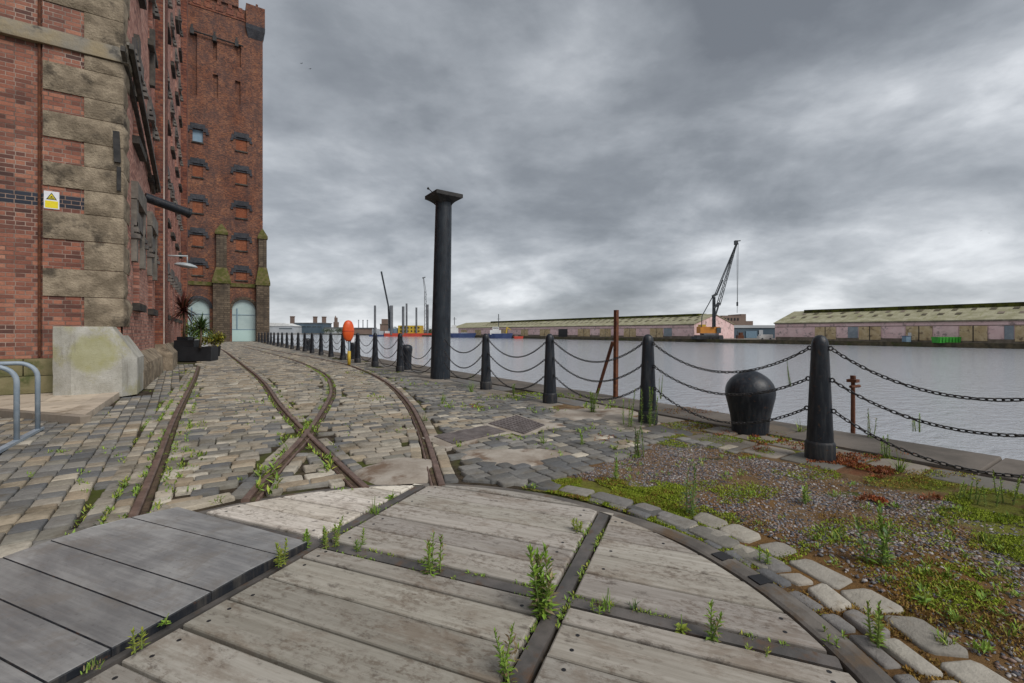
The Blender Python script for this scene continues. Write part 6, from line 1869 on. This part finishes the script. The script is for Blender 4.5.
# ------------------------------------------------------------------ harbour crane
d = 184.0
cr = far_thing('harbour_crane', 'tall mobile harbour crane with orange machinery house and lattice jib', 'crane', 709, 339, d)
def pb(mb, a, b, w, dd=0.0, h=None): mb.bar(P(*a, d + dd), P(*b, d + dd), w, h or w)
m = MB(); abox(m, 698.5, 723, 335.2, 337.6, d, 4.5); abox(m, 697, 700, 336.4, 339.2, d - .5, 6); abox(m, 719, 723.5, 336.4, 339.2, d - .5, 6); m.build('chassis', M['craneblack'], cr)
for px in (701.5, 704.5, 707.5, 711, 714.5, 717.8):
    m = MB(); p = P(px, 338, d - .3); m.tube([p, p + Vector((CT, CS, 0)) * 5], .62, 12); m.build('wheel', M['dark'], cr)
m = MB(); abox(m, 704, 719, 333.3, 335.1, d, 4); m.build('slew_ring', M['steelgrey'], cr)
m = MB(); abox(m, 700.5, 707, 326.5, 333.2, d, 4); abox(m, 707.05, 720, 326.8, 333.2, d, 4.2); m.build('machinery_house', M['craneorange'], cr)
m = MB(); abox(m, 701, 706, 324.5, 326.4, d + .5, 3); m.build('counterweight', M['yellow'], cr)
m = MB(); abox(m, 717, 721, 327.5, 333, d - .5, 1.6); m.build('cab', M['glass_dark'], cr)
m = MB(); pb(m, (713.0, 327), (713.4, 297), .55, -.5); pb(m, (714.9, 327), (714.5, 297), .55, -.5)
for k in range(9):
    y0 = 326 - k * 3.2; pb(m, (713.2, y0), (714.6, y0 - 3), .25, -.5)
pb(m, (712.4, 296.5), (717.0, 293.8), .9, -.5); pb(m, (713.5, 308), (719.5, 303), .9, -.5); pb(m, (715, 317), (719, 304), .5, -.5)
m.build('tower', M['craneblack'], cr)
m = MB(); foot = (718.2, 305.5); tip = (736.8, 242.5)
for off in (-1.9, 1.9):
    for dz in (-.8, .8): m.bar(P(foot[0] + off, foot[1], d + dz), P(tip[0] + off * .25, tip[1], d + dz * .4), .22)
n = 22
for k in range(n):
    t0, t1 = k / n, (k + 1) / n
    s = 1 if k % 2 else -1
    w0, w1 = 1.9 - 1.42 * t0, 1.9 - 1.42 * t1
    x0, y0 = foot[0] + (tip[0] - foot[0]) * t0, foot[1] + (tip[1] - foot[1]) * t0; x1, y1 = foot[0] + (tip[0] - foot[0]) * t1, foot[1] + (tip[1] - foot[1]) * t1
    for dz in (-.8, .8): m.bar(P(x0 + s * w0, y0, d + dz * (1 - .6 * t0)), P(x1 - s * w1, y1, d + dz * (1 - .6 * t1)), .13)
m.build('jib', M['craneblack'], cr)
m = MB(); abox(m, 735.3, 738.2, 240.3, 244.5, d - .6, 1.2); pb(m, (736, 241.2), (740.5, 240.6), .35); m.build('jib_head', M['craneblack'], cr)
for a, b, w in [((714.8, 294.5), (736.3, 243), .26), ((716.4, 294), (736.6, 244), .26), ((713, 296), (702, 316), .28), ((702, 316), (701.5, 327), .26), ((717, 294.2), (723, 280), .3), ((719, 303), (735, 248), .22)]:
    m = MB(); pb(m, a, b, w); m.build('stay', M['craneblack'], cr)
m = MB(); pb(m, (737, 243), (737.2, 302), .11); pb(m, (738.4, 243), (737.6, 302), .09); m.build('hoist_rope', M['craneblack'], cr)
m = MB(); pb(m, (737.3, 302), (737.3, 306), .5); pb(m, (737.3, 306), (737.1, 313), .12); m.build('hook_block', M['craneblack'], cr)

# ------------------------------------------------------------------ craft moored on the far side
def boat(name, label, px0, px1, yw, d, hullh, hull, parts, bow=1):
    t = far_thing(name, label, 'boat', (px0 + px1) / 2, yw, d)
    p, q_ = P(px0, yw, d), P(px1, yw, d); u = (q_ - p).normalized(); L = (q_ - p).length; n = Vector((CT, CS, 0)); W_ = L * .24
    rg = []
    for z, k in ((0, .86), (hullh * .6, .97), (hullh, 1.0)):
        out = []
        for s, w in ((0, .55), (.1, .8), (.4, 1), (.75, .8), (.93, .35), (1, .02)):
            ss = s if bow > 0 else 1 - s
            out.append((ss, w))
        ring = [p + u * (L * (.5 + (s - .5) * k)) + n * (W_ * (.5 - w * .5)) + Vector((0, 0, z + (.25 * hullh * abs(s - .4) if z > 0 else 0))) for s, w in out] + [p + u * (L * (.5 + (s - .5) * k)) + n * (W_ * (.5 + w * .5)) + Vector((0, 0, z + (.25 * hullh * abs(s - .4) if z > 0 else 0))) for s, w in reversed(out)]
        rg.append([tuple(v) for v in ring])
    m = MB(); m.rings(rg); m.build('hull', hull, t)
    for nm, mat, lst in parts:
        m = MB()
        for it in lst:
            if len(it) == 4: abox(m, *it, d + W_ * .25, W_ * .5)
            else:
                a0, b0, a1, b1, w = it; m.bar(P(a0, b0, d + W_ * .4), P(a1, b1, d + W_ * .4), w)
        m.build(nm, mat, t)
    return t
boat('tug_boat', 'blue-hulled tug with white wheelhouse moored before the left warehouse', 488, 513, 338.3, 298, 2.9, M['navy'],
     [('wheelhouse', M['white'], [(490, 501, 330, 334.6), (492.5, 499, 326.8, 329.95)]), ('mast', M['craneblack'], [(498.6, 333, 498.6, 314, .35), (497, 319, 500.5, 319, .2)]), ('deck_crane', M['yellow'], [(506, 333.5, 507, 327, .7), (507, 327.2, 511, 330, .5)]), ('wheelhouse_window', M['glass_dark'], [(493, 498.5, 327.6, 328.5)])], -1)
boat('orange_barge', 'low orange workboat tied just astern of the blue tug', 513.5, 523.5, 338.7, 283, 1.3, M['red'], [('cabin', M['farbrown'], [(514.5, 518, 335.3, 336.9)])])
boat('workboat', 'dark blue workboat with white bridge beside the tall column across the dock', 449, 476, 337.6, 340, 3.0, M['navy'],
     [('bridge', M['white'], [(450, 458, 328, 334.8), (452, 456, 325, 327.95)]), ('deckhouse', M['fargrey'], [(461, 467, 332.5, 334.9)]), ('mast', M['steelgrey'], [(454.5, 327, 454.5, 317, .4), (453, 319, 456.5, 319, .3)])])
d = 430
jb = far_thing('jack_up_barge', 'red jack-up barge with yellow module and tall dark legs across the dock', 'barge', 405, 336.5, d)
m = MB(); abox(m, 384, 433, 333.3, 337.2, d, 22); m.build('hull', M['red'], jb)
m = MB(); abox(m, 398, 421.5, 325.5, 333.4, d + 2, 10); ym = m.build('yellow_module', M['yellow'], jb)
for k in range(6):
    for rr_ in range(2):
        m = MB(); abox(m, 400 + k * 3.6, 401.4 + k * 3.6, 327 + rr_ * 3.4, 328.4 + rr_ * 3.4, d + 1.8, .3); m.build('port', M['black_old'], ym)
for px, y0, w in [(403.2, 306.5, 3.0), (406.6, 303.5, 2.2), (416.4, 307.5, 2.2), (427.6, 304.5, 2.6), (391.5, 305.5, 3.6)]:
    m = MB(); p = P(px, 335, d + 1); p1 = P(px, y0, d + 1); m.tube([p, p1], w * .5 * .8, 10); m.build('leg', M['steelgrey'], jb)
m = MB(); abox(m, 388, 397.5, 328.5, 334.5, d + 3, 8); m.build('deckhouse', M['blue_panel'], jb)
m = MB(); abox(m, 385, 390, 331, 334.5, d + 1, 4); m.build('cabin', M['white'], jb)
m = MB(); m.bar(P(389.5, 334, d + 4), P(388.6, 306, d + 4), 1.6); m.bar(P(388.8, 308, d + 4), P(381.3, 271.5, d + 4), 1.3); m.build('crane_boom', M['craneblack'], jb)
t = far_thing('work_barge', 'low barge with blue and white deckhouses moored beside the red jack-up', 'barge', 378, 336, d)
m = MB(); abox(m, 369, 383.5, 334.9, 336.6, d, 12); m.build('hull', M['navy'], t)
m = MB(); abox(m, 372, 378, 328.8, 334.8, d + 2, 6); abox(m, 378.3, 383, 331, 334.8, d + 2, 6); m.build('deckhouse', M['fargrey'], t)
m = MB(); m.tube([P(375, 335, d + 1), P(375, 305.5, d + 1)], 1.0, 10); m.build('spud_leg', M['steelgrey'], t)
d = 455
t = far_thing('lattice_crane', 'slender pale lattice crane standing beyond the barge beside the tall column', 'crane', 425, 334, d)
m = MB()
for o in (-1.0, 1.0): m.bar(P(425.6 + o, 333, d), P(425.2 + o * .7, 291, d), .5); m.bar(P(425.2 + o * .7, 291, d), P(423.4 + o * .3, 277.5, d), .4)
for k in range(12):
    s = 1 if k % 2 else -1; m.bar(P(425.6 + s, 333 - k * 3.5, d), P(425.6 - s, 329.5 - k * 3.5, d), .25)
m.build('mast', M['steelgrey'], t)
m = MB(); m.bar(P(422.2, 278, d), P(425.4, 277.2, d), .9); m.build('jib_head', M['steelgrey'], t)

# ------------------------------------------------------------------ the town beyond
d = 850
def tower_block(px0, px1, py0, label, mat, top=None):
    t = far_thing('tower_block', label, 'tower', (px0 + px1) / 2, 333, d)
    m = MB(); abox(m, px0, px1, py0, 333.5, d + 40, 7); m.build('wall', mat, t)
    m = MB(); abox(m, px0 - .25, px1 + .25, py0 - .9, py0 - .02, d + 39.5, 8); m.build('parapet', mat, t)
tower_block(290, 293.0, 317, 'slim brown tower rising behind the white hall, first from the brick tower', M['farbrown'])
tower_block(313, 315.8, 317.3, 'slim brown tower above the middle of the dark blue hall', M['farbrown'])
tower_block(321.8, 324.8, 317.4, 'slim brown tower at the end of the dark blue hall', M['farbrown'])
t = far_thing('church_tower', 'pointed stone tower on the skyline left of the orange lifebuoy case', 'tower', 335.5, 333, d)
m = MB(); abox(m, 333.4, 337.4, 322, 333.5, d + 60, 8); abox(m, 334.3, 336.7, 317.6, 321.95, d + 62, 5); m.build('wall', M['farbrown'], t)
m = MB(); p = P(335.5, 317.5, d + 64.5); m.rings([[tuple(p + Vector((math.cos(a) * 2, math.sin(a) * 2, 0))) for a in [k * PI / 4 for k in range(8)]], [tuple(p + Vector((math.cos(a) * .1, math.sin(a) * .1, 4))) for a in [k * PI / 4 for k in range(8)]]]); m.build('spire', M['farbrown'], t)
t = far_thing('white_hall', 'low white building with sloping roof at the end of the dock', 'building', 280, 333, d - 30)
m = MB(); abox(m, 266, 294, 326, 333.6, d - 30, 30); m.build('wall', M['fargrey'], t)
m = MB()
p0, p1, p2, p3 = P(266, 322.6, d - 31), P(284, 323.2, d - 31), P(294.5, 326.2, d - 31), P(266, 326.2, d - 31); n = Vector((CT, CS, 0)) * 32
m.rings([[tuple(v) for v in (p3, p2, p1, p0)], [tuple(v + n) for v in (p3, p2, p1, p0)]], None, True, True); m.build('roof', M['white'], t)
m = MB(); abox(m, 279, 292, 328.2, 329, d - 30.4, .3); m.build('window_band', M['glass_dark'], t)
t = far_thing('blue_hall', 'dark blue flat-roofed hall beyond the end of the dock', 'building', 308, 333, d)
m = MB(); abox(m, 294.5, 323, 323.5, 333.4, d, 40); m.build('wall', M['farblue'], t)
m = MB(); abox(m, 294, 323.4, 322.6, 323.45, d - 1, 42); m.build('roof', M['steelgrey'], t)
for k in range(5):
    m = MB(); abox(m, 296.5 + k * 5.2, 300.4 + k * 5.2, 326, 327.2, d - .5, .3); m.build('window', M['glass_dark'], t)
t = far_thing('grey_terrace', 'row of pale low buildings among the trees beyond the dock', 'building', 335, 333, d)
m = MB(); abox(m, 323.5, 343, 328, 333.4, d + 5, 15); m.build('wall', M['fargrey'], t)
m = MB(); abox(m, 323, 343.4, 327.2, 327.95, d + 4, 17); m.build('roof', M['steelgrey'], t)
t = far_thing('low_warehouse', 'long brown low warehouse between the lifebuoy case and the barges', 'building', 360, 333, 640)
m = MB(); abox(m, 351, 372, 328.5, 334.2, 640, 20); m.build('wall', M['farbrown'], t)
m = MB(); abox(m, 350.6, 372.4, 327.6, 328.45, 639, 22); m.build('roof', M['steelgrey'], t)
t = far_thing('brick_block', 'stepped brown brick block rising behind the jack-up barge crane', 'building', 384, 330, 640)
m = MB(); abox(m, 380, 388.5, 324.5, 334, 640, 14); abox(m, 381.5, 387, 319, 324.45, 641, 10); m.build('wall', M['farbrown'], t)
m = MB(); abox(m, 379.6, 388.9, 323.8, 324.47, 639.4, .5); m.build('cornice', M['plinth_grey'], t)
for k, px in enumerate((358.6, 363.0, 367.4)):
    t = far_thing('chimney', ['thin grey chimney on the skyline, closest to the lifebuoy case', 'thin grey chimney on the skyline, middle one of three', 'thin grey chimney on the skyline, nearest the barge legs'][k], 'chimney', px, 333, 1500, 'thin chimneys on the skyline')
    m = MB(); m.tube([P(px, 333, 1500), P(px, 320.5, 1500)], [2.2, 1.6], 10); m.build('stack', M['fargrey'], t)
    m = MB(); m.tube([P(px, 320.5, 1500), P(px, 319.9, 1500)], [2.1, 2.1], 10); m.build('rim', M['steelgrey'], t)
TL = [(326, 330.6, 'pale green tree at the end of the blue hall'), (331, 331, 'dark green tree below the pointed tower'), (338, 330.5, 'rounded green tree right of the pointed tower'), (342, 330.8, 'dark tree peeping left of the orange case'), (355, 331.2, 'low tree just past the orange lifebuoy case'), (361, 331, 'bushy tree before the brown low warehouse'), (368, 331.3, 'tree beside the blue and white barge'), (395, 330, 'tree showing behind the yellow module left end'), (409, 329.5, 'tree showing above the yellow module'), (430, 331, 'tree behind the last barge leg')]
for i, (px, py, lab) in enumerate(TL):
    dd = 700 if px < 372 else 560
    p = P(px, py, dd)
    t = thing('tree', lab, 'tree', (p.x, p.y, -1.9), 'trees on the far shore')
    m = MB(); m.tube([(p.x, p.y, -2.2), (p.x, p.y, p.z)], [.4, .2], 6); m.build('trunk', M['bark'], t)
    q = random.Random(i); m = MB()
    for k in range(420):
        v = Vector((q.gauss(0, 2.6), q.gauss(0, 2.6), q.gauss(.4, 1.7))); c = p + v
        dv = Vector((q.gauss(0, 1), q.gauss(0, 1), q.gauss(0, 1))).normalized(); kk = q.uniform(.6, 1.3)
        leaf(m, c, dv, 1.1, .8, (.06 * kk, .085 * kk, .025 * kk))
    m.build('crown', M['leaf'], t, vcol=True)
q = random.Random(5)
mb = MB()
for k in range(5200):
    px = q.uniform(240, 470); dd = q.uniform(980, 1400)
    p = P(px, 331.5, dd); p.z = q.uniform(-2, 6 + 3 * mnoise.noise((px * .13, 0, 0)))
    dv = Vector((q.gauss(0, 1), q.gauss(0, 1), q.gauss(0, .6))).normalized(); kk = q.uniform(.6, 1.3)
    leaf(mb, p, dv, 4.5, 3.2, (.075 * kk, .09 * kk, .05 * kk))
tag(mb.build('far_woodland', M['leaf'], None, vcol=True), 'low band of distant trees along the horizon', 'woodland', None, 'stuff')

# birds
def bird(px, py, d, label, span=.9, roll=.3):
    c = P(px, py, d); R_ = Vector((CS, -CT, 0))
    m = MB()
    m.lathe(tuple(c), [(.01, -.2), (.06, -.1), (.08, 0), (.05, .12), (.01, .2)], 8)
    m.v = [tuple(c + R_ * (Vector(v) - c).z * .6 + Vector((CT, CS, 0)) * (Vector(v) - c).z * .6 + Vector((0, 0, (Vector(v) - c).x))) for v in m.v]
    o = m.build('bird', M['dark'], None, smooth=True)
    tag(o, label, 'bird', 'birds in the sky')
    for s in (-1, 1):
        m = MB(); a = c; b_ = c + R_ * s * span * .28 + Vector((0, 0, .14 + roll * .1 * s)); e = c + R_ * s * span * .5 + Vector((0, 0, .02 + roll * .2 * s)); f = Vector((CT, CS, 0)) * .1
        for p0, p1, w0, w1 in ((a, b_, 1, .9), (b_, e, .9, .2)):
            m.add([p0 - f * w0, p0 + f * w0, p1 + f * w1, p1 - f * w1, p0 - f * w0 + Vector((0, 0, .02)), p0 + f * w0 + Vector((0, 0, .02)), p1 + f * w1 + Vector((0, 0, .02)), p1 - f * w1 + Vector((0, 0, .02))],
                  [(0, 1, 2, 3), (7, 6, 5, 4), (0, 4, 5, 1), (1, 5, 6, 2), (2, 6, 7, 3), (3, 7, 4, 0)])
        # wings are parts of the bird
        w_ = m.build('wing', M['dark'], None); w_.parent = o
bird(301.5, 63.5, 130, 'dark bird in the grey sky, higher of the pair beside the brick tower')
bird(310.2, 69, 130, 'dark bird in the grey sky, lower of the pair beside the brick tower')
bird(981, 231, 260, 'tiny dark bird far over the right warehouse', 1.1)
bird(989, 233.2, 260, 'tiny dark bird farthest right over the warehouse', 1.1)
